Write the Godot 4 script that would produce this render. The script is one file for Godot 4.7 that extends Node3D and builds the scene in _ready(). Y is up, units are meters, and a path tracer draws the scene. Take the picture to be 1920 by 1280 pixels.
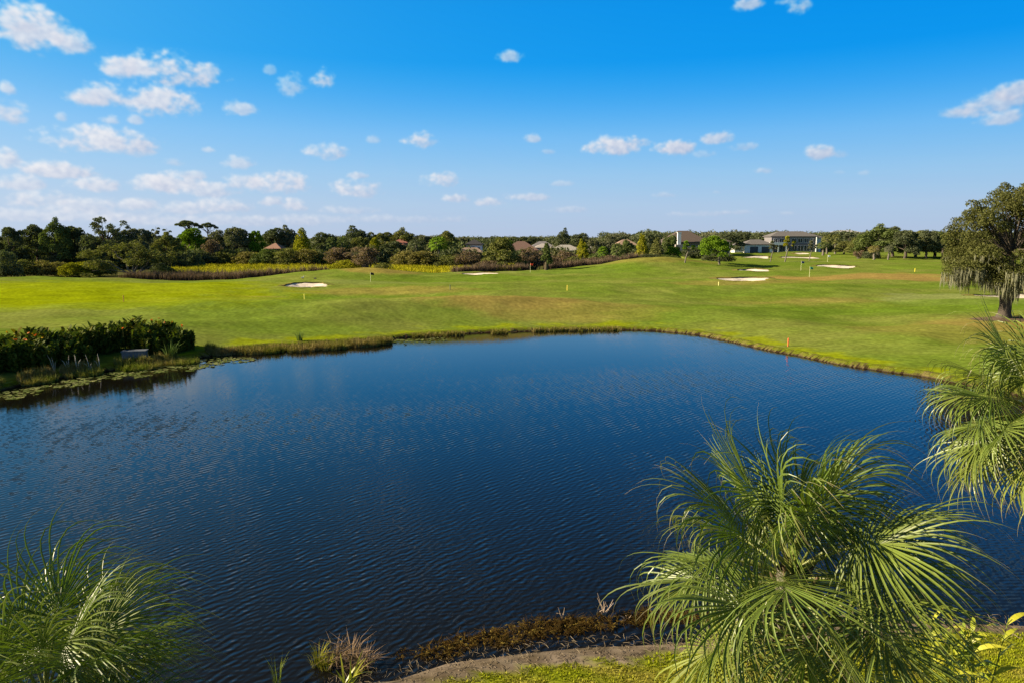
extends Node3D
# A pond on a golf course: mown turf and bunkers beyond the water, a tree line with houses, cabbage palms close by.

const EXPOSURE := 2.8
const SUN_AZ := -91.0      # degrees from the view direction, negative to the west side
const SUN_EL := 25.0
const RIPPLE := 1.75        # centimetres of relief

class MB:
	var v := PackedVector3Array()
	var n := PackedVector3Array()
	var c := PackedColorArray()
	var i := PackedInt32Array()
	func quad(a: Vector3, b: Vector3, d: Vector3, e: Vector3, nn: Vector3, col: Color) -> void:
		var k := v.size()
		v.append(a); v.append(b); v.append(d); v.append(e)
		for q in 4:
			n.append(nn); c.append(col)
		i.append(k); i.append(k + 1); i.append(k + 2); i.append(k); i.append(k + 2); i.append(k + 3)
	func face(a: Vector3, b: Vector3, d: Vector3, e: Vector3, col: Color) -> void:
		quad(a, b, d, e, (d - a).cross(b - a).normalized(), col)
	func tri(a: Vector3, b: Vector3, d: Vector3, col: Color) -> void:
		var nn := (d - a).cross(b - a).normalized()
		var k := v.size()
		v.append(a); v.append(b); v.append(d)
		for q in 3:
			n.append(nn); c.append(col)
		i.append(k); i.append(k + 1); i.append(k + 2)
	func box(lo: Vector3, hi: Vector3, col := Color.WHITE) -> void:
		var p := []
		for q in 8:
			p.append(Vector3(hi.x if q & 1 else lo.x, hi.y if q & 2 else lo.y, hi.z if q & 4 else lo.z))
		face(p[4], p[6], p[7], p[5], col)
		face(p[1], p[3], p[2], p[0], col)
		face(p[0], p[2], p[6], p[4], col)
		face(p[5], p[7], p[3], p[1], col)
		face(p[2], p[3], p[7], p[6], col)
		face(p[4], p[5], p[1], p[0], col)
	func tube(pts: Array, radii: Array, sides: int, col: Color, col2 := Color(-1, 0, 0)) -> void:
		var first := v.size()
		var m := pts.size()
		for k in m:
			var t: Vector3 = (pts[mini(k + 1, m - 1)] - pts[maxi(k - 1, 0)]).normalized()
			var s := t.cross(Vector3(0.13, 0.27, 0.95) if absf(t.y) > 0.5 else Vector3.UP).normalized()
			var w := t.cross(s)
			for q in sides:
				var a := TAU * q / sides
				var o := s * cos(a) + w * sin(a)
				v.append(pts[k] + o * radii[k]); n.append(o)
				c.append(col if col2.r < 0.0 else col.lerp(col2, float(k) / (m - 1)))
		for k in m - 1:
			for q in sides:
				var a := first + k * sides + q
				var b := first + k * sides + (q + 1) % sides
				i.append(a); i.append(a + sides); i.append(b)
				i.append(b); i.append(a + sides); i.append(b + sides)
	func mesh() -> ArrayMesh:
		var m := ArrayMesh.new()
		if v.is_empty():
			return m
		var a := []
		a.resize(Mesh.ARRAY_MAX)
		a[Mesh.ARRAY_VERTEX] = v; a[Mesh.ARRAY_NORMAL] = n; a[Mesh.ARRAY_COLOR] = c; a[Mesh.ARRAY_INDEX] = i
		m.add_surface_from_arrays(Mesh.PRIMITIVE_TRIANGLES, a)
		return m

var rng := RandomNumberGenerator.new()
var noise := FastNoiseLite.new()
var M := {}
var names := {}

func rr(a: float, b: float) -> float:
	return rng.randf_range(a, b)

func rdir() -> Vector3:
	var z := rr(-1, 1)
	var a := rr(0, TAU)
	var s := sqrt(1 - z * z)
	return Vector3(s * cos(a), z, s * sin(a))

func lin(r: float, g: float, b: float) -> Color:
	return Color(r, g, b).linear_to_srgb()

func mat(called: String, c: Color, rough := 0.8, spec := 0.3, vertex := true, back := Color(0, 0, 0)) -> StandardMaterial3D:
	var m := StandardMaterial3D.new()
	m.resource_name = called
	m.albedo_color = c
	m.roughness = rough
	m.metallic_specular = spec
	if spec <= 0.0:
		m.specular_mode = BaseMaterial3D.SPECULAR_DISABLED
	m.vertex_color_use_as_albedo = vertex
	m.cull_mode = BaseMaterial3D.CULL_DISABLED
	if back.r + back.g + back.b > 0.0:
		m.backlight_enabled = true
		m.backlight = back
	M[called] = m
	return m

func grain(m: StandardMaterial3D, metres: float, freq: float, lo: float, hi: float, seed_: int, bump := 0.0) -> void:
	# even grain and mottling of a surface, the same everywhere it is used
	var f := FastNoiseLite.new()
	f.noise_type = FastNoiseLite.TYPE_SIMPLEX_SMOOTH
	f.fractal_octaves = 5
	f.fractal_gain = 0.6
	f.frequency = freq
	f.seed = seed_
	var t := NoiseTexture2D.new()
	t.width = 512; t.height = 512; t.seamless = true; t.noise = f
	var g := Gradient.new()
	g.colors = PackedColorArray([Color(lo, lo, lo), Color(hi, hi, hi)])
	g.offsets = PackedFloat32Array([0.15, 0.85])
	t.color_ramp = g
	m.albedo_texture = t
	m.uv1_triplanar = true
	m.uv1_world_triplanar = true
	m.uv1_scale = Vector3.ONE / metres
	if bump > 0.0:
		m.heightmap_enabled = true
		m.heightmap_texture = t
		m.heightmap_scale = bump

func numbered(called: String) -> String:
	if not names.has(called):
		names[called] = 0
		return called
	names[called] += 1
	return "%s_%03d" % [called, names[called]]

func meta(o: Node, label := "", category := "", group := "", kind := "") -> void:
	if label: o.set_meta("label", label)
	if category: o.set_meta("category", category)
	if group: o.set_meta("group", group)
	if kind: o.set_meta("kind", kind)

func thing(called: String, label: String, category: String, at := Vector3.ZERO, group := "") -> Node3D:
	var o := Node3D.new()
	o.name = numbered(called)
	add_child(o)
	o.position = at
	meta(o, label, category, group)
	return o

func part(called: String, b, m: Material, parent: Node) -> MeshInstance3D:
	var o := MeshInstance3D.new()
	o.name = called if parent != self else numbered(called)
	o.mesh = b.mesh() if b is MB else b
	o.material_override = m
	parent.add_child(o, true)
	return o

func scatter(called: String, mesh: Mesh, m: Material, xf: Array, cols: Array, parent: Node = self) -> MultiMeshInstance3D:
	var mm := MultiMesh.new()
	mm.transform_format = MultiMesh.TRANSFORM_3D
	mm.use_colors = not cols.is_empty()
	mm.mesh = mesh
	mm.instance_count = xf.size()
	for k in xf.size():
		mm.set_instance_transform(k, xf[k])
		if not cols.is_empty():
			mm.set_instance_color(k, cols[k])
	var o := MultiMeshInstance3D.new()
	o.name = numbered(called) if parent == self else called
	o.multimesh = mm
	o.material_override = m
	parent.add_child(o, true)
	o.set_meta("kind", "stuff")
	return o

# ---------------------------------------------------------------- the lie of the land

var SHORE := PackedVector2Array([   # the waterline, x and z
	Vector2(-46, -24), Vector2(-40, -31), Vector2(-34.5, -37.5), Vector2(-32.5, -41.5), Vector2(-31.2, -45.6), Vector2(-28.6, -48.8), Vector2(-26.2, -50.8), Vector2(-24.6, -54.4),
	Vector2(-23.2, -57.4), Vector2(-18.8, -59.8), Vector2(-12.8, -62.8), Vector2(-9.3, -65.4), Vector2(-4.8, -67.3), Vector2(2.2, -69.2),
	Vector2(7, -69.9), Vector2(11.3, -70.1), Vector2(15.7, -68.8), Vector2(19, -65.1), Vector2(20.8, -59.8), Vector2(22.6, -55.9), Vector2(24.5, -51.5),
	Vector2(26.3, -48.7), Vector2(28.2, -46.6), Vector2(29.8, -43.5), Vector2(31.2, -39.3), Vector2(34, -33.6), Vector2(38, -27), Vector2(40, -21),
	Vector2(34, -17.2), Vector2(26, -16.4), Vector2(18.3, -16.2), Vector2(12.8, -15.8), Vector2(9.8, -15.8), Vector2(7.1, -15.7), Vector2(4.4, -15.3), Vector2(2.8, -15.1),
	Vector2(0.5, -14.7), Vector2(-1.3, -14.3), Vector2(-2.6, -13.9), Vector2(-3.5, -13.5), Vector2(-5, -12.6), Vector2(-7.5, -11.3), Vector2(-10.6, -10.3),
	Vector2(-18, -10), Vector2(-28, -11), Vector2(-38, -14), Vector2(-45, -18)])
var shore := PackedVector2Array()

func refine_shore() -> void:
	var m := SHORE.size()
	for k in m:
		var a := SHORE[(k + m - 1) % m]; var b := SHORE[k]; var c := SHORE[(k + 1) % m]; var d := SHORE[(k + 2) % m]
		var steps := maxi(1, int(b.distance_to(c) / 1.1))
		for s in steps:
			var p := b.cubic_interpolate(c, a, d, float(s) / steps)
			p += Vector2(noise.get_noise_2d(p.x * 14, p.y * 14), noise.get_noise_2d(p.x * 14 + 500, p.y * 14)) * 0.35
			shore.append(p)

func to_shore(x: float, z: float) -> float:   # metres from the waterline, negative over water
	if x < -64 or x > 60 or z > 8 or z < -90:
		return 20.0
	var best := 1e9
	var inside := false
	var m := shore.size()
	var a := shore[m - 1]
	var p := Vector2(x, z)
	for k in m:
		var b := shore[k]
		var e := b - a
		var w := p - a
		var t := clampf(w.dot(e) / e.dot(e), 0.0, 1.0)
		best = minf(best, (w - e * t).length_squared())
		if (a.y > z) != (b.y > z) and x < (b.x - a.x) * (z - a.y) / (b.y - a.y) + a.x:
			inside = not inside
		a = b
	return -sqrt(best) if inside else sqrt(best)

# swells of the turf: x, z, radius across, radius in depth, height
var SWELLS := [[-66, -136, 13, 14, -0.75], [-40, -142, 12, 10, 0.45], [-29, -147, 9, 9, 0.95], [-18, -132, 16, 9, -0.3], [31, -168, 12, 12, 1.25], [41, -172, 12, 10, 0.9],
	[-24, -96, 16, 7, -0.55], [-14, -79, 16, 5, 0.6], [-30, -75, 13, 4.5, 0.55], [-2, -80, 9, 5, 0.3], [8, -86, 14, 6, 0.4], [28, -92, 16, 9, -0.35], [44, -84, 16, 7, -0.3], [52, -106, 20, 8, 0.35], [-44, -76, 14, 6, 0.3],
	[20, -112, 16, 10, 0.3], [-6, -112, 20, 10, 0.25], [64, -124, 14, 8, 0.35], [78, -178, 24, 8, 0.4], [92, -214, 22, 12, -0.2], [36, -72, 12, 6, -0.35], [60, -84, 14, 8, 0.25], [-62, -105, 22, 12, 0.25], [10, -136, 22, 9, -0.3]]
# bunkers: x, z, half width, half depth, turn, label
var BUNKERS := [
	[-33.6, -111.4, 3.6, 2.4, 0.1, "white sand bunker nearest the pond, below the two birds"],
	[-7.4, -147.0, 3.9, 2.3, -0.05, "low white sand bunker before the yellow marsh and wide olive oak"],
	[41.4, -121.8, 4.6, 2.6, 0.0, "broad white sand bunker beside a short yellow post"],
	[52.7, -149.6, 3.6, 2.3, 0.08, "narrow white sand bunker just behind the broad one"],
	[78.2, -165.8, 4.6, 2.6, 0.0, "grey beige sand bunker below the white flag"],
	[80.0, -224.0, 4.6, 2.6, 0.1, "pale sand bunker at the foot of the thin bare leaning tree"],
	[95.0, -226.5, 6.6, 2.2, -0.05, "long pale sand bunker behind the thin trees"],
	[112.5, -266.0, 2.8, 3.2, 0.2, "small pale sand bunker close to the balcony house lawn"],
	[70.5, -94.5, 6.2, 2.6, 0.05, "white sand bunker seen past the trunk of the mossy oak"],
	[35.8, -176.6, 1.0, 0.8, 0.0, "tiny patch of white sand on top of the mound by the shrubs"]]

func smooth(a: float, b: float, x: float) -> float:
	var t := clampf((x - a) / (b - a), 0.0, 1.0)
	return t * t * (3.0 - 2.0 * t)

func knots(x: float, p: Array) -> float:
	if x <= p[0][0]: return p[0][1]
	for k in p.size() - 1:
		if x < p[k + 1][0]:
			return lerpf(p[k][1], p[k + 1][1], smooth(p[k][0], p[k + 1][0], x))
	return p[-1][1]

const EDGE := [[-200, 137], [-100, 137], [-60, 140], [-30, 150], [0, 162], [20, 169], [42, 178], [52, 205], [64, 270], [74, 600]]   # where the mown course ends: x, distance
const RISE := [[40, 0.75], [90, 1.15], [137, 1.9], [180, 2.5], [284, 3.3], [400, 3.4]]

func bunker_at(x: float, z: float, grow := 0.0) -> Array:   # [which, 0 at its middle to 1 at its edge]
	for k in BUNKERS.size():
		var b: Array = BUNKERS[k]
		var dx: float = x - b[0]
		var dz: float = z - b[1]
		if absf(dx) > b[2] + 3 or absf(dz) > b[3] + 3:
			continue
		var ca := cos(b[4]); var sa := sin(b[4])
		var u: float = (dx * ca - dz * sa) / (b[2] + grow)
		var w: float = (dx * sa + dz * ca) / (b[3] + grow)
		var a := atan2(w, u)
		var r := sqrt(u * u + w * w) / (1.0 + 0.13 * sin(a * 3 + k * 2.1) + 0.07 * sin(a * 5 + k))
		if r < 1.6:
			return [k, r]
	return [-1, 9.0]

func turf(x: float, z: float, sd: float) -> float:
	var d := -z
	var h := 0.0
	if d < 30 and (sd > 0 or true) and d < 24:
		h = 0.12 + 0.45 * smooth(0.6, 5.0, sd) + 0.7 * smooth(5, 14, sd) + 0.03 * noise.get_noise_2d(x * 9, z * 9)
		return h
	h = lerpf(1.5, knots(d, RISE), smooth(-15, 60, x))
	var far := smooth(0, 14, d - knots(x, EDGE))
	for s in SWELLS:
		var u: float = (x - s[0]) / s[2]
		var w: float = (z - s[1]) / s[3]
		var q := u * u + w * w
		if q < 6.0:
			h += 1.45 * s[4] * exp(-q)
	h += 0.5 * noise.get_noise_2d(x * 1.5, z * 2.2) + 0.24 * noise.get_noise_2d(x * 4, z * 7)
	h = lerpf(h, 0.25 + 0.15 * noise.get_noise_2d(x * 2, z * 2), far)
	h = 0.27 + (h - 0.27) * smooth(0.3, 12.0, sd)
	return h

func land(x: float, z: float) -> float:   # height of the ground
	var sd := to_shore(x, z)
	if sd < 0.55:
		if -z < 24:
			return maxf(-1.5, -0.06 + 0.30 * sd) if sd < 0.6 else 0.12
		return maxf(-1.6, -0.25 + 1.0 * sd) if sd > 0.0 else maxf(-1.6, -0.25 + 0.5 * sd)
	var h := turf(x, z, sd)
	if -z > 60:
		var b := bunker_at(x, z)
		if b[0] >= 0:
			h -= 0.7 * (1.0 - smooth(0.6, 1.0, b[1])) - 0.16 * smooth(0.8, 1.05, b[1]) * (1.0 - smooth(1.05, 1.6, b[1]))
	return h

func _ready() -> void:
	rng.seed = 7
	noise.seed = 11
	noise.frequency = 0.02
	noise.fractal_octaves = 4
	set_camera_sky_sun()
	make_materials()
	refine_shore()
	make_ground()
	make_water()
	make_bank()
	make_bunkers()
	make_marsh()
	make_trees()
	make_far_wood()
	make_houses()
	make_mossy_oak()
	make_course_furniture()
	make_bank_plants()
	make_lily_hedge()
	make_near_bank()
	make_palms()

func set_camera_sky_sun() -> void:
	var cam := Camera3D.new()
	cam.name = "camera"
	cam.position = Vector3(0, 9.5, 0)
	cam.rotation_degrees = Vector3(-8.662, 0, 0)
	cam.fov = 53.13
	cam.near = 0.1
	cam.far = 9000.0
	add_child(cam)
	cam.current = true
	var sun := DirectionalLight3D.new()
	sun.name = "sun"
	sun.light_energy = 1.6
	sun.light_color = Color(1.0, 0.93, 0.80)
	sun.light_angular_distance = 0.5
	sun.shadow_enabled = true
	add_child(sun)
	var a := deg_to_rad(SUN_AZ)
	var e := deg_to_rad(SUN_EL)
	var to_sun := Vector3(sin(a) * cos(e), sin(e), -cos(a) * cos(e))
	sun.look_at_from_position(to_sun * 100.0, Vector3.ZERO, Vector3.UP)
	var w := WorldEnvironment.new()
	w.name = "environment"
	var env := Environment.new()
	env.background_mode = Environment.BG_SKY
	env.background_energy_multiplier = 1.0 / EXPOSURE
	env.tonemap_mode = Environment.TONE_MAPPER_LINEAR
	env.tonemap_exposure = EXPOSURE
	env.sdfgi_enabled = true
	env.ssao_enabled = true
	env.ssil_enabled = true
	var sky := Sky.new()
	var pm := PanoramaSkyMaterial.new()
	pm.panorama = ImageTexture.create_from_image(sky_image(to_sun))
	sky.sky_material = pm
	env.sky = sky
	w.environment = env
	add_child(w)

# The air: a gradient with height, whiter towards the sun, with fair weather cumulus all the way round.
const AIR := [[0.0, Color(0.70, 0.765, 0.87)], [2.5, Color(0.675, 0.785, 0.90)], [5.0, Color(0.585, 0.775, 0.93)], [8.0, Color(0.43, 0.725, 0.955)], [10.8, Color(0.22, 0.645, 0.95)], [13.5, Color(0.03, 0.58, 0.935)], [17.5, Color(0.0, 0.55, 0.915)], [25.0, Color(0.05, 0.43, 0.70)], [34.0, Color(0.12, 0.31, 0.48)], [48.0, Color(0.14, 0.22, 0.31)], [90.0, Color(0.13, 0.18, 0.25)]]

func air(el: float, az: float, to_sun: Vector3) -> Color:
	var c: Color = AIR[-1][1]
	for k in AIR.size() - 1:
		if el < AIR[k + 1][0]:
			c = AIR[k][1].lerp(AIR[k + 1][1], clampf((el - AIR[k][0]) / (AIR[k + 1][0] - AIR[k][0]), 0, 1))
			break
	var a := deg_to_rad(az)
	var e := deg_to_rad(el)
	var ang := rad_to_deg(acos(clampf(Vector3(sin(a) * cos(e), sin(e), -cos(a) * cos(e)).dot(to_sun), -1, 1)))
	var glow := 0.62 * exp(-pow(ang / 50.0, 2.0)) + 0.15 * exp(-pow(ang / 85.0, 2.0))
	return c.lerp(Color(0.93, 0.95, 0.985), clampf(glow, 0, 1))

# clouds: azimuth, elevation, half width, half height in degrees, thickness
var CLOUDS := [
	[-33.8, 13.1, 2.20, 1.44, 1.00], [-31.6, 12.7, 1.23, 0.83, 0.90], [-34.4, 13.7, 1.29, 0.79, 0.90], [-26.2, 11.6, 3.61, 1.06, 1.00], [-28.7, 11.5, 1.15, 0.86, 0.90], [-23.2, 11.7, 0.90, 0.72, 0.80], [-30.0, 9.6, 1.93, 0.77, 0.95], [-26.7, 9.4, 3.09, 1.01, 1.00], [-31.0, 9.3, 1.11, 0.56, 0.80], [-30.1, 6.5, 3.41, 0.94, 1.10],
	[-29.6, 8.0, 0.65, 0.32, 0.70], [-28.0, 8.2, 0.57, 0.33, 0.70], [-32.5, 8.0, 0.37, 0.31, 0.60], [-35.3, 8.0, 1.01, 0.74, 0.90], [-35.3, 9.5, 0.43, 0.40, 0.80], [-21.0, 9.4, 1.43, 0.53, 0.80], [-17.1, 11.2, 1.10, 0.83, 0.65], [-15.0, 11.8, 0.96, 0.76, 0.90], [-18.7, 12.3, 0.46, 0.37, 0.50], [-0.1, 13.9, 1.06, 0.46, 0.80],
	[-7.5, 7.6, 1.28, 0.61, 0.95], [-11.1, 7.6, 0.58, 0.36, 0.50], [-14.7, 6.5, 1.63, 0.61, 0.85], [-23.3, 6.4, 0.51, 0.23, 0.60], [-21.2, 5.5, 1.33, 0.47, 0.70], [-25.8, 5.4, 0.88, 0.27, 0.50], [1.7, 7.8, 0.78, 0.33, 0.70], [2.9, 6.8, 0.61, 0.21, 0.50], [8.4, 7.1, 2.34, 0.78, 1.10], [13.0, 6.9, 1.65, 0.65, 1.00],
	[16.2, 7.5, 1.28, 0.48, 0.85], [18.2, 6.8, 1.17, 0.32, 0.50], [15.3, 6.4, 0.81, 0.32, 0.35], [23.7, 6.2, 1.02, 0.57, 0.90], [24.7, 6.0, 1.08, 0.30, 0.40], [34.1, 8.6, 2.07, 0.85, 0.85], [35.1, 9.3, 1.43, 0.60, 0.90], [32.0, 8.3, 1.24, 0.35, 0.60], [34.7, 7.7, 1.46, 0.47, 0.80], [17.9, 16.8, 1.22, 0.49, 0.90],
	[21.5, 16.3, 0.88, 0.75, 0.90], [20.7, 16.7, 0.74, 0.27, 0.60], [19.9, 5.0, 0.77, 0.20, 0.50], [25.1, 4.7, 0.50, 0.15, 0.30], [26.8, 4.6, 0.49, 0.15, 0.30], [12.5, 3.3, 1.17, 0.21, 0.40], [4.1, 4.3, 1.04, 0.21, 0.40], [16.4, 3.5, 0.36, 0.12, 0.30], [-5.9, 4.5, 1.51, 0.59, 0.90], [-12.5, 4.8, 0.92, 0.25, 0.70],
	[-12.5, 3.7, 1.88, 0.75, 0.90], [-4.6, 3.1, 1.05, 0.38, 0.80], [-1.8, 2.8, 1.49, 0.39, 0.80], [1.3, 3.2, 1.75, 0.34, 0.70], [-33.2, 4.4, 2.60, 0.57, 1.00], [-35.8, 5.0, 0.72, 0.68, 0.90], [-30.8, 3.5, 1.62, 0.51, 0.90], [-34.0, 2.5, 2.11, 0.64, 0.80], [-35.1, 3.5, 1.46, 0.49, 0.80], [-25.7, 3.9, 1.95, 0.69, 0.90],
	[-27.1, 3.7, 1.56, 0.61, 0.90], [-18.6, 4.0, 2.36, 0.89, 1.00], [-21.3, 4.0, 1.52, 0.56, 0.80], [-23.9, 3.4, 2.56, 0.55, 0.80], [-24.6, 4.5, 0.90, 0.35, 0.70], [-22.5, 2.3, 2.25, 0.56, 0.80], [-17.5, 2.4, 1.20, 0.49, 0.90], [-19.0, 2.7, 0.98, 0.37, 0.80], [-28.4, 2.2, 1.36, 0.53, 0.80], [-31.9, 2.0, 2.85, 0.59, 0.70],
	[-25.1, 2.0, 2.89, 0.47, 0.70], [-32.9, 1.4, 6.22, 0.51, 0.60], [-23.3, 1.2, 9.26, 0.48, 0.55], [-11.3, 1.4, 8.42, 0.34, 0.40], [-13.4, 2.1, 2.50, 0.34, 0.50], [15.1, 1.8, 2.46, 0.21, 0.30], [21.8, 1.8, 0.76, 0.12, 0.30], [17.9, 1.9, 1.20, 0.16, 0.30], [4.4, 2.2, 1.75, 0.26, 0.40],
]

func sky_image(to_sun: Vector3) -> Image:
	var w := 4096
	var h := 2048
	var small := Image.create_empty(512, 512, false, Image.FORMAT_RGBF)
	for y in 512:
		var el := maxf(0.0, 90.0 - (y + 0.5) / 512.0 * 180.0)
		for x in 512:
			small.set_pixel(x, y, air(el, (x + 0.5) / 512.0 * 360.0, to_sun))
	small.resize(w, h, Image.INTERPOLATE_BILINEAR)
	var g := RandomNumberGenerator.new()
	g.seed = 3
	var all := CLOUDS.duplicate()
	for k in 150:      # the same weather outside the frame
		var az := g.randf_range(45, 315)
		var el := 2.0 + 26.0 * pow(g.randf(), 1.8)
		var s := g.randf_range(0.7, 1.5) * (1.2 + el * 0.09)
		all.append([az, el, s * 1.8, s * 0.55, g.randf_range(0.5, 1.0)])
	for k in 26:
		all.append([g.randf_range(-42, 42), g.randf_range(20, 44), g.randf_range(2, 5), g.randf_range(0.8, 1.6), g.randf_range(0.5, 0.9)])
	var f := FastNoiseLite.new()
	f.seed = 5
	f.noise_type = FastNoiseLite.TYPE_SIMPLEX_SMOOTH
	f.fractal_octaves = 5
	f.fractal_gain = 0.55
	f.frequency = 0.42
	var sun_side := -1.0
	for k in all.size():
		var c: Array = all[k].duplicate()
		c[2] *= 1.12
		c[3] *= 1.2
		var x0 := int((c[0] - c[2] * 1.5) / 360.0 * w)
		var x1 := int((c[0] + c[2] * 1.5) / 360.0 * w)
		var y0 := int((90.0 - c[1] - c[3] * 1.8) / 180.0 * h)
		var y1 := mini(int((90.0 - c[1] + c[3] * 1.6) / 180.0 * h), h / 2 - 1)
		for y in range(maxi(y0, 0), y1 + 1):
			var el := 90.0 - (y + 0.5) / h * 180.0
			for x in range(x0, x1 + 1):
				var az := (x + 0.5) / w * 360.0
				var u: float = (az - c[0]) / c[2]
				var v: float = (el - c[1]) / c[3]
				var fall: float = u * u + (v * v * (0.75 if v > 0 else 1.9))
				if fall > 2.0:
					continue
				var q := f.get_noise_3d(az * 1.0 + k * 7.7, el * 1.7, 0.0)
				var q2 := f.get_noise_3d(az * 3.4 + k * 7.7, el * 4.6, 9.0)
				var dens: float = (1.0 - fall) * 0.95 + q * 0.9 + q2 * 0.45 + 0.0
				var a := smooth(-0.05, 0.95, dens) * clampf(c[4], 0, 1)
				if a <= 0.0:
					continue
				var px := posmod(x, w)
				var lit := clampf(0.55 + 0.35 * v + 0.22 * u * sun_side + q2 * 0.5, 0.0, 1.0)
				var near_sun := clampf(1.0 - absf(wrapf(az - SUN_AZ, -180.0, 180.0)) / 120.0, 0.0, 1.0)
				var shade := Color(0.64, 0.70, 0.83).lerp(Color(0.80, 0.83, 0.90), near_sun)
				var bright := Color(0.91, 0.905, 0.93).lerp(Color(0.99, 0.985, 0.985), near_sun)
				small.set_pixel(px, y, small.get_pixel(px, y).lerp(shade.lerp(bright, lit), a * 0.93))
	small.convert(Image.FORMAT_RGBA8)
	return small

func make_materials() -> void:
	mat("turf", lin(1, 1, 1), 0.9, 0.0)
	grain(M.turf, 7.0, 0.02, 0.80, 1.0, 21)
	mat("earth", lin(1, 1, 1), 0.95, 0.0)
	grain(M.earth, 1.6, 0.03, 0.6, 1.0, 22)
	mat("sand", lin(0.62, 0.54, 0.45), 0.95, 0.0)
	grain(M.sand, 3.0, 0.03, 0.86, 1.0, 23)
	mat("leaf", lin(1, 1, 1), 0.6, 0.12, true, lin(0.35, 0.42, 0.12))
	for t in [["dark", 0.105, 0.12, 0.064], ["green", 0.12, 0.15, 0.05], ["grey", 0.145, 0.15, 0.09], ["olive", 0.165, 0.17, 0.056], ["bright", 0.135, 0.22, 0.02], ["yellow", 0.28, 0.27, 0.022], ["live_oak", 0.10, 0.105, 0.034], ["tan", 0.22, 0.19, 0.065], ["brown", 0.20, 0.145, 0.10]]:
		mat("leaf_" + t[0], lin(t[1], t[2], t[3]), 0.65, 0.0, true, lin(0.48, 0.55, 0.16))
	mat("bark", lin(0.15, 0.125, 0.10), 0.95, 0.0)
	grain(M.bark, 0.8, 0.04, 0.45, 1.0, 24)
	mat("pale_bark", lin(0.24, 0.21, 0.17), 0.95, 0.0)
	grain(M.pale_bark, 0.8, 0.04, 0.55, 1.0, 25)
	mat("reed", lin(1, 1, 1), 0.8, 0.0, true, lin(0.3, 0.3, 0.1))
	mat("moss", lin(0.22, 0.22, 0.14), 0.95, 0.0, true, lin(0.3, 0.3, 0.2))
	mat("frond", lin(1, 1, 1), 0.40, 0.42, true, lin(0.35, 0.45, 0.08))
	mat("paint", lin(1, 1, 1), 0.5, 0.4)
	mat("stucco", lin(1, 1, 1), 0.9, 0.2)
	grain(M.stucco, 2.0, 0.03, 0.88, 1.0, 26)
	mat("roof_tile", lin(1, 1, 1), 0.85, 0.25)
	grain(M.roof_tile, 1.4, 0.05, 0.6, 1.0, 27)
	var g := mat("glass", lin(0.03, 0.04, 0.05), 0.08, 0.6, false)
	g.metallic = 0.0
	mat("mulch", lin(0.24, 0.17, 0.12), 0.95, 0.0)
	grain(M.mulch, 1.0, 0.06, 0.4, 1.0, 28)
	mat("cloth", lin(1, 1, 1), 0.8, 0.2, true, lin(0.3, 0.3, 0.3))

# ---------------------------------------------------------------- ground, water, banks

# areas of turf that differ in kind: x, z, half width, half depth, turn, which grass (0 dry, 1 putting green, 2 lush, 3 fresh), strength
var GRASSES := [
	[52, -129, 15, 8, 0.0, 0, 1.0], [70, -129, 13, 10, 0.1, 0, 1.0], [77, -137, 12, 6, 0.0, 0, 0.85], [42, -115, 14, 6, 0.1, 0, 0.45], [-28, -146, 8, 6, 0, 0, 0.7], [-20, -104, 14, 4, 0.05, 0, 0.5], [33, -168, 9, 6, 0, 0, 0.45],
	[46, -172, 6, 4, 0, 0, 0.7], [6, -78, 12, 5, 0, 0, 0.5], [-4, -82, 12, 6, 0, 0, 0.55], [50, -68, 8, 6, 0, 0, 0.6], [44, -62, 12, 8, 0.3, 0, 0.35], [40, -92, 12, 5, 0.2, 0, 0.4], [-46, -100, 18, 1.4, 0.24, 0, 0.45], [-30, -93, 16, 1.2, 0.1, 0, 0.35],
	[63, -92, 13, 9, 0.0, 1, 1.0], [4, -156, 20, 8, 0.0, 1, 0.45], [-22, -122, 20, 7, 0.0, 1, 0.45], [80, -190, 20, 9, 0, 1, 0.45],
	[-20, -95, 12, 6, 0, 2, 0.8], [16, -158, 16, 9, 0, 2, 0.7], [48, -84, 22, 7, 0, 2, 0.75], [34, -100, 12, 7, 0, 2, 0.6], [56, -110, 18, 5, 0, 2, 0.6], [-6, -137, 16, 8, 0, 2, 0.6], [60, -176, 30, 8, 0, 2, 0.5], [24, -76, 12, 5, 0, 2, 0.4], [-32, -78, 14, 5, 0, 2, 0.5],
	[-70, -105, 34, 26, 0.1, 3, 0.9], [-48, -84, 26, 12, 0.0, 3, 0.6], [-85, -85, 30, 20, 0, 3, 0.8]]
const TURF := [Color(0.285, 0.205, 0.06), Color(0.205, 0.235, 0.07), Color(0.115, 0.182, 0.018), Color(0.22, 0.265, 0.006)]

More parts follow.
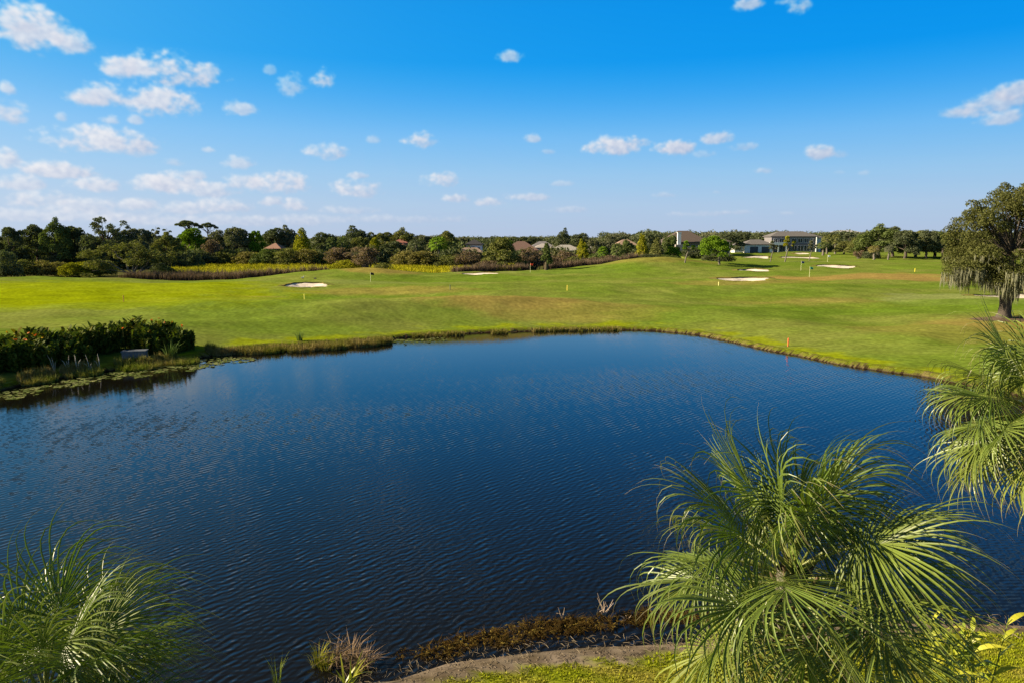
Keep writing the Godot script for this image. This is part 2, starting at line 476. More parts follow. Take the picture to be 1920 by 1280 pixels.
func turf_color(x: float, z: float, sd: float) -> Color:
	var n1 := noise.get_noise_2d(x * 2.2 + 100, z * 3.5)
	var n2 := noise.get_noise_2d(x * 9 + 300, z * 14)
	var n3 := noise.get_noise_2d(x * 34, z * 60 + 70)
	if -z < 24:
		var c0 := Color(0.17, 0.20, 0.012).lerp(Color(0.23, 0.20, 0.04), clampf(0.25 + n2 * 1.0 + n3 * 0.9, 0, 1))
		var edge := 0.95 + n2 * 0.5 + n3 * 0.35
		var dirt := Color(0.10, 0.075, 0.05).lerp(Color(0.22, 0.175, 0.13), clampf(0.5 + n3 * 2.2 + n2, 0, 1))
		if sd < 0.0:
			dirt = Color(0.05, 0.04, 0.02)
		return c0.lerp(dirt, 1.0 - smooth(edge - 0.08, edge + 0.08, sd))
	var c := Color(0.135, 0.19, 0.025)
	c = c.lerp(Color(0.172, 0.20, 0.04), clampf(0.45 + n1 * 1.3, 0, 1))
	for gr in GRASSES:
		var dx: float = x - gr[0]
		var dz: float = z - gr[1]
		if absf(dx) > gr[2] * 1.6 or absf(dz) > gr[3] * 2.2:
			continue
		var u: float = (dx * cos(gr[4]) + dz * sin(gr[4])) / gr[2]
		var w: float = (-dx * sin(gr[4]) + dz * cos(gr[4])) / gr[3]
		var q := u * u + w * w + n2 * 0.55 + n1 * 0.35
		var soft: float = 0.08 if gr[5] == 1 else 0.5
		c = c.lerp(TURF[gr[5]], gr[6] * (1.0 - smooth(1.0 - soft, 1.0 + soft, q)))
	c = c.lerp(Color(0.215, 0.25, 0.006), 0.8 * smooth(0.4, 0.9, sd) * (1.0 - smooth(1.8 + n2 * 2.5, 3.2 + n2 * 2.5, sd)) * clampf(0.7 + n2 * 1.5, 0, 1))
	c = c * (1.0 + 0.22 * n3 + 0.16 * n2)
	# mower passes
	var stripe := sin((x * 0.35 + z) * TAU / 5.2)
	c = c * (1.0 + 0.035 * clampf(stripe * 4.0, -1, 1))
	var wild := smooth(2, 9, -z - knots(x, EDGE) + n2 * 6)
	c = c.lerp(Color(0.085, 0.085, 0.03), wild)
	if -z > 290:
		c = c.lerp(Color(0.06, 0.075, 0.03), smooth(290, 320, -z))
	var o := 1.0 - smooth(1.9, 2.3, Vector2((x - 51.8) / 1.5, z + 71.4).length() + n2 * 0.9)
	c = c.lerp(Color(0.24, 0.175, 0.12) * (0.8 + 0.6 * n3), o)
	return c

func lines(parts: Array) -> PackedFloat32Array:   # [from, to, step] runs, or [from, to, -growth]
	var out := PackedFloat32Array()
	for p in parts:
		var x: float = p[0]
		var step: float = p[2]
		while x < p[1] - 0.001:
			out.append(x)
			x += step
			if p.size() > 3:
				step *= p[3]
	out.append(parts[-1][1])
	return out

func make_ground() -> void:
	var half := lines([[0, 44, 0.5], [44, 125, 0.9], [125, 4000, 2.0, 1.25]])
	var xs := PackedFloat32Array()
	for k in range(half.size() - 1, 0, -1):
		xs.append(-half[k])
	xs.append_array(half)
	var ds := lines([[-600, -8, 80, 0.88], [-8, 8, 1.0], [8, 18, 0.25], [18, 40, 0.9], [40, 88, 0.42], [88, 186, 0.8], [186, 290, 1.6], [290, 5000, 6, 1.3]])
	var nx := xs.size()
	var nd := ds.size()
	var v := PackedVector3Array()
	var n := PackedVector3Array()
	var c := PackedColorArray()
	var idx := PackedInt32Array()
	v.resize(nx * nd); n.resize(nx * nd); c.resize(nx * nd)
	for j in nd:
		var z := -ds[j]
		for i in nx:
			var x := xs[i]
			v[j * nx + i] = Vector3(x, land(x, z), z)
			c[j * nx + i] = turf_color(x, z, to_shore(x, z) if ds[j] < 92.0 else 20.0)
	for j in nd:
		for i in nx:
			var a := v[j * nx + mini(i + 1, nx - 1)] - v[j * nx + maxi(i - 1, 0)]
			var b := v[mini(j + 1, nd - 1) * nx + i] - v[maxi(j - 1, 0) * nx + i]
			n[j * nx + i] = a.cross(b).normalized()
	for j in nd - 1:
		for i in nx - 1:
			var k := j * nx + i
			idx.append_array(PackedInt32Array([k, k + nx, k + 1, k + 1, k + nx, k + nx + 1]))
	var arr := []
	arr.resize(Mesh.ARRAY_MAX)
	arr[Mesh.ARRAY_VERTEX] = v; arr[Mesh.ARRAY_NORMAL] = n; arr[Mesh.ARRAY_COLOR] = c; arr[Mesh.ARRAY_INDEX] = idx
	var m := ArrayMesh.new()
	m.add_surface_from_arrays(Mesh.PRIMITIVE_TRIANGLES, arr)
	var o := part("ground", m, M.turf, self)
	meta(o, "", "", "", "structure")

const LAKE := Rect2(-41, 9, 82, 64)    # x and distance covered by the relief of the ripples

func wind_reach(x: float, d: float) -> float:   # 0 under the sheltering banks, 1 in the open
	var calm := smooth(33, 58, d - 0.55 * x + 9.0 * noise.get_noise_2d(x * 1.3, d * 2.6)) * (1.0 - 0.5 * smooth(6, 22, x))
	return clampf((1.0 - 0.9 * calm) * (0.8 + 0.5 * noise.get_noise_2d(x * 1.6 + 70, d * 3.2)), 0.05, 1.0)

func ripple_image() -> Image:
	# relief of the wind ripples on the whole pond: short crests that run across the wind
	var s := 2048
	var g := RandomNumberGenerator.new()
	g.seed = 5
	var h := PackedFloat32Array()
	h.resize(s * s)
	for k in 26:
		var len_: float = pow(g.randf(), 1.7) * 0.22 + 0.11        # metres
		var dir := deg_to_rad(g.randfn(128.0, 26.0))
		var kx := cos(dir) * TAU / len_ * LAKE.size.x / s
		var ky := sin(dir) * TAU / len_ * LAKE.size.y / s
		var ph := g.randf() * TAU
		var am := pow(len_, 1.1) * 0.3
		var cx := PackedFloat32Array(); var sx := PackedFloat32Array(); var cy := PackedFloat32Array(); var sy := PackedFloat32Array()
		for q in s:
			cx.append(cos(kx * q + ph)); sx.append(sin(kx * q + ph)); cy.append(cos(ky * q)); sy.append(sin(ky * q))
		for y in s:
			var a := cy[y] * am
			var b := sy[y] * am
			var r := y * s
			for x in s:
				h[r + x] += sx[x] * a + cx[x] * b
	var reach := Image.create_empty(256, 256, false, Image.FORMAT_RF)
	for y in 256:
		for x in 256:
			reach.set_pixel(x, y, Color(wind_reach(LAKE.position.x + (x + 0.5) / 256.0 * LAKE.size.x, LAKE.position.y + (y + 0.5) / 256.0 * LAKE.size.y), 0, 0))
	reach.resize(s, s, Image.INTERPOLATE_BILINEAR)
	var amp := reach.get_data().to_float32_array()
	for k in h.size():
		h[k] = 0.5 + h[k] * amp[k]
	return Image.create_from_data(s, s, false, Image.FORMAT_RF, h.to_byte_array())

func make_water() -> void:
	var m := mat("water", lin(0.0042, 0.0036, 0.0026), 0.05, 0.36, false)
	m.heightmap_enabled = true
	m.heightmap_texture = ImageTexture.create_from_image(ripple_image())
	m.heightmap_scale = RIPPLE
	var b := SurfaceTool.new()
	b.begin(Mesh.PRIMITIVE_TRIANGLES)
	var xs := lines([[-60, 60, 4.0]])
	var ds := lines([[4, 78, 4.0]])
	for d in ds:
		for x in xs:
			b.set_normal(Vector3.UP)
			b.set_uv((Vector2(x, d) - LAKE.position) / LAKE.size)
			b.add_vertex(Vector3(x, 0, -d))
	var nx := xs.size()
	for j in ds.size() - 1:
		for i in nx - 1:
			var k := j * nx + i
			for q in [k, k + nx, k + 1, k + 1, k + nx, k + nx + 1]:
				b.add_index(q)
	var o := part("water", b.commit(), m, self)
	meta(o, "", "", "", "structure")

func make_bank() -> void:
	# the cut earth edge of the pond, turf on top, all round except the low near side
	var b := MB.new()
	var m := shore.size()
	var pts := []
	for k in m:
		var p := shore[k]
		var q := shore[(k + 1) % m]
		for s in 7:
			pts.append(p.lerp(q, s / 7.0))
	var cnt := pts.size()
	var rows := []
	for k in cnt:
		var p: Vector2 = pts[k]
		if -p.y < 23:
			rows.append([])
			continue
		var t: Vector2 = (pts[(k + 2) % cnt] - pts[(k + cnt - 2) % cnt]).normalized()
		var o := Vector2(t.y, -t.x)
		if to_shore(p.x + o.x * 0.3, p.y + o.y * 0.3) < 0:
			o = -o
		var j := noise.get_noise_2d(p.x * 52, p.y * 52)
		var j2 := noise.get_noise_2d(p.x * 210 + 40, p.y * 210)
		var top := 0.16 + 0.09 * j + 0.06 * j2
		var q0 := p - o * 0.25
		var q1 := p + o * (0.02 + 0.12 * j2)
		var q2 := p + o * (0.16 + 0.06 * j)
		var q3 := p + o * (0.42 + 0.1 * j)
		var q4 := p + o * 0.95
		rows.append([Vector3(q0.x, -0.2, q0.y), Vector3(q1.x, 0.05 + 0.04 * j2, q1.y), Vector3(q2.x, top * 0.86, q2.y), Vector3(q3.x, top + 0.10, q3.y), Vector3(q4.x, turf(q4.x, q4.y, 0.95) + 0.015, q4.y), j, j2])
	for k in cnt:
		var r0: Array = rows[k]
		var r1: Array = rows[(k + 1) % cnt]
		if r0.is_empty() or r1.is_empty():
			continue
		var soil := Color(0.05, 0.033, 0.02).lerp(Color(0.15, 0.11, 0.065), clampf(0.4 + r0[6] * 2.2, 0, 1))
		var sod := Color(0.17, 0.205, 0.012).lerp(Color(0.2, 0.165, 0.06), clampf(0.12 + r0[5] * 0.5 + r0[6] * 1.3, 0, 1))
		for s in 4:
			b.face(r0[s], r0[s + 1], r1[s + 1], r1[s], [soil * 0.7, soil.lerp(sod, clampf(0.25 + r0[6] * 1.6, 0, 0.8)), soil.lerp(sod, clampf(0.85 + r0[6] * 1.6, 0, 1)), sod][s])
	var o2 := part("pond_bank", b, M.earth, self)
	meta(o2, "", "", "", "structure")

func make_bunkers() -> void:
	for k in BUNKERS.size():
		var b: Array = BUNKERS[k]
		var at := Vector3(b[0], land(b[0], b[1]), b[1])
		var t := thing("sand_bunker", b[5], "bunker", at, "sand bunkers on the course")
		var mb := MB.new()
		var seg := 40
		var rings := [0.0, 0.3, 0.55, 0.75, 0.9, 0.985]
		var grid := []
		for r in rings:
			var row := []
			for s in seg:
				var a := TAU * s / seg
				var rad: float = r * (1.0 + 0.13 * sin(a * 3 + k * 2.1) + 0.07 * sin(a * 5 + k))
				var u: float = cos(a) * rad * b[2]
				var w: float = sin(a) * rad * b[3]
				var x: float = b[0] + u * cos(b[4]) + w * sin(b[4])
				var z: float = b[1] - u * sin(b[4]) + w * cos(b[4])
				var y := turf(x, z, 20.0) - 0.24 * (1.0 - smooth(0.3, 1.0, r)) + 0.0
				if w < 0:      # flashed up at the back
					y += 0.22 * r * r
				row.append(Vector3(x, y + 0.04 * noise.get_noise_2d(x * 40, z * 40), z) - at)
			grid.append(row)
		for r in rings.size() - 1:
			for s in seg:
				mb.face(grid[r][s], grid[r][(s + 1) % seg], grid[r + 1][(s + 1) % seg], grid[r + 1][s], Color.WHITE)
		part("sand", mb, M.sand, t)
		var lip := MB.new()
		for s in seg:
			var a0 := TAU * s / seg
			var p0: Vector3 = grid[-1][s]
			var p1: Vector3 = grid[-1][(s + 1) % seg]
			var o0 := Vector3(p0.x, 0, p0.z).normalized()
			var o1 := Vector3(p1.x, 0, p1.z).normalized()
			var up := 0.07 + 0.05 * sin(a0 * 2.0 + 3.6) + 0.13 * smooth(0.25, -0.35, sin(a0) + 0.45 * cos(a0))
			var g := Color(0.13, 0.13, 0.03).lerp(Color(0.2, 0.16, 0.06), rng.randf())
			lip.face(p0 - Vector3(0, 0.12, 0), p1 - Vector3(0, 0.12, 0), p1 + Vector3(0, up, 0) + o1 * 0.06, p0 + Vector3(0, up, 0) + o0 * 0.06, g * 0.7)
			lip.face(p0 + Vector3(0, up, 0) + o0 * 0.06, p1 + Vector3(0, up, 0) + o1 * 0.06, p1 + Vector3(0, up * 0.2, 0) + o1 * 1.2, p0 + Vector3(0, up * 0.2, 0) + o0 * 1.2, g)
		part("grass_lip", lip, M.turf, t)

# ---------------------------------------------------------------- trees

func leaf_cloud(b: MB, lobes: Array, count: int, size: float, tone := 0.35, under := -0.45) -> void:
	# leaf sprays spread through the lobes of a crown: [centre, radii]
	var total := 0.0
	var sums := []
	for l in lobes:
		var r: Vector3 = l[1]
		total += r.x * r.z + r.x * r.y
		sums.append(total)
	var tones := []
	for l in lobes:
		tones.append(1.0 + rr(-0.5, 0.5) * tone)
	for k in count:
		var pick := rng.randf() * total
		var q := 0
		while sums[q] < pick:
			q += 1
		var d := rdir()
		if d.y < under:
			d.y = -d.y
		var ctr: Vector3 = lobes[q][0]
		var rad: Vector3 = lobes[q][1]
		var f := pow(rng.randf(), 0.28) * (1.0 + 0.16 * noise.get_noise_3d(d.x * 90 + q * 37, d.y * 90, d.z * 90))
		var p := ctr + d * rad * f
		var nrm := (d / rad).normalized()
		var a := (rdir() + nrm * 0.35).normalized()
		var s := a.cross(rdir()).normalized()
		var w := a.cross(s)
		var z := size * rr(0.55, 1.35)
		var t: float = tones[q] * rr(1.0 - tone, 1.0 + tone)
		b.face(p - s * z * 0.62, p + w * z * 0.34, p + s * z * 0.62, p - w * z * 0.34, Color(t * rr(0.94, 1.06), t, t * rr(0.85, 1.1)))

func limb(b: MB, from: Vector3, to: Vector3, r0: float, r1: float, sag: float, sides := 6) -> Array:
	var pts := []
	var rad := []
	for k in 6:
		var t := k / 5.0
		var p := from.lerp(to, t) + Vector3(0, sag * sin(t * PI), 0)
		if k > 0 and k < 5:
			p += rdir() * from.distance_to(to) * 0.035
		pts.append(p)
		rad.append(lerpf(r0, r1, pow(t, 0.8)))
	b.tube(pts, rad, sides, Color.WHITE)
	return pts

# every kind is grown once or a few times at ten metres tall and ten metres wide: [trunk mesh, crown mesh]
func grow(kind: String) -> Array:
	var tr := MB.new()
	var cr := MB.new()
	var lobes := []
	match kind:
		"oak":
			var n := rng.randi_range(11, 15)
			limb(tr, Vector3(0, -0.4, 0), Vector3(rr(-0.3, 0.3), 3.2, rr(-0.3, 0.3)), 0.42, 0.3, 0, 7)
			for k in n:
				var a := k * 2.4 + rr(-0.3, 0.3)
				var q := float(k) / n
				var rad := lerpf(3.2, 0.6, q * q) * rr(0.75, 1.1)
				var ctr := Vector3(cos(a) * rad, lerpf(2.3, 8.6, pow(q, 0.8)) + rr(-0.6, 0.6), sin(a) * rad)
				var s := rr(1.0, 1.9)
				lobes.append([ctr, Vector3(s, s * rr(0.75, 1.15), s)])
				if k % 2 == 1:
					lobes.append([ctr + rdir() * 1.6, Vector3(0.8, 0.75, 0.8)])
				if k % 2 == 0:
					limb(tr, Vector3(0, 2.4 + q, 0), ctr, 0.2, 0.05, 0.3, 5)
			leaf_cloud(cr, lobes, 7000, 0.36)
		"lacy":
			limb(tr, Vector3(0, -0.4, 0), Vector3(0.2, 3.6, 0), 0.4, 0.3, 0, 7)
			for k in 22:
				var a := k * 2.4
				var q := k / 22.0
				var rad := rr(1.2, 4.6) * (1.0 - 0.25 * q)
				var ctr := Vector3(cos(a) * rad, lerpf(3.0, 9.5, q) + rr(-0.3, 0.3), sin(a) * rad)
				var s := rr(0.55, 1.05) if q > 0.45 else rr(1.2, 1.8)
				lobes.append([ctr, Vector3(s, s * rr(0.7, 1.1), s)])
				lobes.append([ctr + rdir() * 1.1, Vector3(0.5, 0.45, 0.5)])
				limb(tr, Vector3(0.1, 2.6 + q * 2.5, 0), ctr, 0.16, 0.04, 0.2, 5)
			leaf_cloud(cr, lobes, 5600, 0.3)
		"ragged":
			limb(tr, Vector3(0, -0.4, 0), Vector3(0, 9.6, 0), 0.4, 0.06, 0, 6)
			for k in 16:
				var a := k * 2.4
				var q := k / 16.0
				var rad := rr(0.6, 3.6) * (1.1 - 0.55 * q)
				lobes.append([Vector3(cos(a) * rad, lerpf(3.0, 9.5, q), sin(a) * rad), Vector3(1.5, 0.35, 1.5) * rr(0.6, 1.0)])
			leaf_cloud(cr, lobes, 2200, 0.4)
		"pine":
			limb(tr, Vector3(0, -0.4, 0), Vector3(0.3, 8.4, 0), 0.3, 0.16, 0, 6)
			for k in 13:
				var a := k * 2.4
				var rad := sqrt(k / 13.0) * 4.2
				var ctr := Vector3(cos(a) * rad, 9.5 - rad * rad * 0.055 + rr(-0.1, 0.1), sin(a) * rad)
				lobes.append([ctr, Vector3(1.3, 0.3, 1.3) * rr(0.8, 1.1)])
				limb(tr, Vector3(0.3, 7.6 + rr(-0.6, 0.6), 0), ctr, 0.12, 0.04, 0.1, 5)
			leaf_cloud(cr, lobes, 3000, 0.36)
		"cypress":
			limb(tr, Vector3(0, -0.4, 0), Vector3(0, 9.0, 0), 0.4, 0.06, 0, 6)
			for k in 22:
				var a := k * 2.4
				var q := k / 22.0
				var rad := lerpf(3.1, 0.5, q) * rr(0.7, 1.1)
				var s := lerpf(1.7, 0.8, q)
				lobes.append([Vector3(cos(a) * rad, lerpf(2.0, 9.2, q), sin(a) * rad), Vector3(s, s * 0.85, s)])
			leaf_cloud(cr, lobes, 5200, 0.36, 0.4, -0.8)
		"slender":
			var p := limb(tr, Vector3(0, -0.4, 0), Vector3(1.6, 6.2, 0.3), 0.42, 0.2, 0, 6)
			for k in 7:
				var ctr := Vector3(1.6, 7.6, 0) + Vector3(rr(-2.8, 2.8), rr(-1.6, 2.0), rr(-2, 2))
				limb(tr, p[4], ctr, 0.17, 0.04, 0.2, 5)
				lobes.append([ctr, Vector3(1.2, 0.75, 1.2) * rr(0.6, 1.1)])
			leaf_cloud(cr, lobes, 1300, 0.45)
		"umbra":
			var p := limb(tr, Vector3(1.4, -0.4, 0), Vector3(0.9, 3.8, 0.3), 0.32, 0.24, 0, 7)
			for k in 12:
				var a := k * 2.4
				var rad := sqrt(k / 12.0) * 3.8
				var ctr := Vector3(cos(a) * rad, 8.3 - rad * rad * 0.26 + rr(-0.4, 0.4), sin(a) * rad)
				lobes.append([ctr - Vector3(0, 1.6, 0) + rdir() * 0.5, Vector3(1.4, 1.2, 1.4)])
				limb(tr, p[5], ctr, 0.16, 0.05, 0.2, 5)
				lobes.append([ctr, Vector3(1.6, 1.3, 1.6) * rr(0.8, 1.1)])
			leaf_cloud(cr, lobes, 7000, 0.36)
		"leaner":
			var base := Vector3(0, -0.4, 0)
			for tip in [Vector3(-4.6, 6.0, 0.6), Vector3(-3.0, 8.6, -0.6), Vector3(-4.2, 2.6, 1.0), Vector3(0.6, 9.0, 0), Vector3(3.2, 7.2, -0.8), Vector3(4.2, 4.6, 0.8), Vector3(1.6, 6.4, 1.4)]:
				var p := limb(tr, Vector3(0.1, 1.0, 0), tip, 0.17, 0.05, 0.9, 6)
				for q in 7:
					lobes.append([tip + rdir() * Vector3(1.4, 2.2, 1.2) + Vector3(0, -0.4, 0), Vector3(0.6, 1.1, 0.6) * rr(0.6, 1.2)])
				for q in 3:
					lobes.append([p[2 + q] + Vector3(rr(-0.6, 0.6), rr(0.3, 1.6), rr(-0.5, 0.5)), Vector3(0.55, 0.9, 0.55) * rr(0.7, 1.2)])
			limb(tr, base, Vector3(0.1, 1.2, 0), 0.3, 0.22, 0, 7)
			leaf_cloud(cr, lobes, 9000, 0.22, 0.45, -0.9)
		"shrub":
			limb(tr, Vector3(0, -0.4, 0), Vector3(0, 4.0, 0), 0.4, 0.1, 0, 5)
			for k in 14:
				var a := k * 2.4
				var rad := sqrt(k / 14.0) * 3.9
				var s := rr(1.2, 1.9)
				lobes.append([Vector3(cos(a) * rad, 7.9 - rad * rad * 0.36 + rr(-0.9, 0.9), sin(a) * rad), Vector3(s, s * 1.2, s)])
				lobes.append([Vector3(cos(a) * rad, 2.0 + rr(-0.5, 0.8), sin(a) * rad), Vector3(s, 2.0, s)])
			leaf_cloud(cr, lobes, 5200, 0.46, 0.4, -0.6)
		"twig":
			for k in 60:
				var a := rr(0, TAU)
				var tip := Vector3(cos(a) * rr(0.3, 4.2), rr(4.5, 9.0), sin(a) * rr(0.3, 4.2))
				limb(tr, Vector3(rr(-1.2, 1.2), -0.4, rr(-1.2, 1.2)), tip, 0.09, 0.03, 0.4, 4)
				if k % 3 == 0:
					lobes.append([tip, Vector3(1.3, 1.3, 1.3)])
			for k in 9:
				var a := k * 2.4
				var rad := sqrt(k / 9.0) * 3.0
				lobes.append([Vector3(cos(a) * rad, 4.6 + rr(-1.5, 1.5), sin(a) * rad), Vector3(1.7, 2.0, 1.7)])
			leaf_cloud(cr, lobes, 4200, 0.44, 0.4, -0.8)
		"palm":
			limb(tr, Vector3(0, -0.4, 0), Vector3(rr(-0.6, 0.6), 7.6, 0), 0.9, 0.7, 0, 7)
			for k in 34:
				var a := k * 2.4
				var el := lerpf(1.3, -0.9, k / 34.0)
				var d := Vector3(cos(a) * cos(el), sin(el), sin(a) * cos(el))
				var side := d.cross(Vector3.UP).normalized()
				var root := Vector3(0, 7.5, 0)
				var hub := root + d * 2.2 * Vector3(1.3, 0.8, 1.3)
				cr.face(root - side * 0.06, root + side * 0.06, hub + side * 0.06, hub - side * 0.06, Color(0.8, 0.9, 0.6))
				for s in 9:
					var f := lerpf(-1.5, 1.5, s / 8.0)
					var t := (d * cos(f) + side * sin(f)).normalized()
					var mid := hub + t * 1.3 * Vector3(1.2, 0.7, 1.2)
					var end := mid + (t + Vector3(0, -0.9, 0)).normalized() * 1.2
					var w := t.cross(Vector3(0.1, 1, 0)).normalized() * 0.24
					var col := Color(1, 1, 1) * rr(0.7, 1.25)
					cr.face(hub - w * 0.3, hub + w * 0.3, mid + w, mid - w, col)
					cr.tri(mid - w, mid + w, end, col)
	return [tr.mesh(), cr.mesh()]

const FULL := {"oak": "oak_tree", "lacy": "oak_tree", "ragged": "cypress_tree", "pine": "umbrella_pine", "cypress": "cypress_tree", "slender": "slender_tree", "umbra": "broadleaf_tree", "leaner": "leaning_oak", "shrub": "shrub", "twig": "twiggy_bush", "palm": "cabbage_palm"}
const SORT := {"oak": "tree", "lacy": "tree", "ragged": "tree", "pine": "tree", "cypress": "tree", "slender": "tree", "umbra": "tree", "leaner": "tree", "shrub": "bush", "twig": "bush", "palm": "palm tree"}
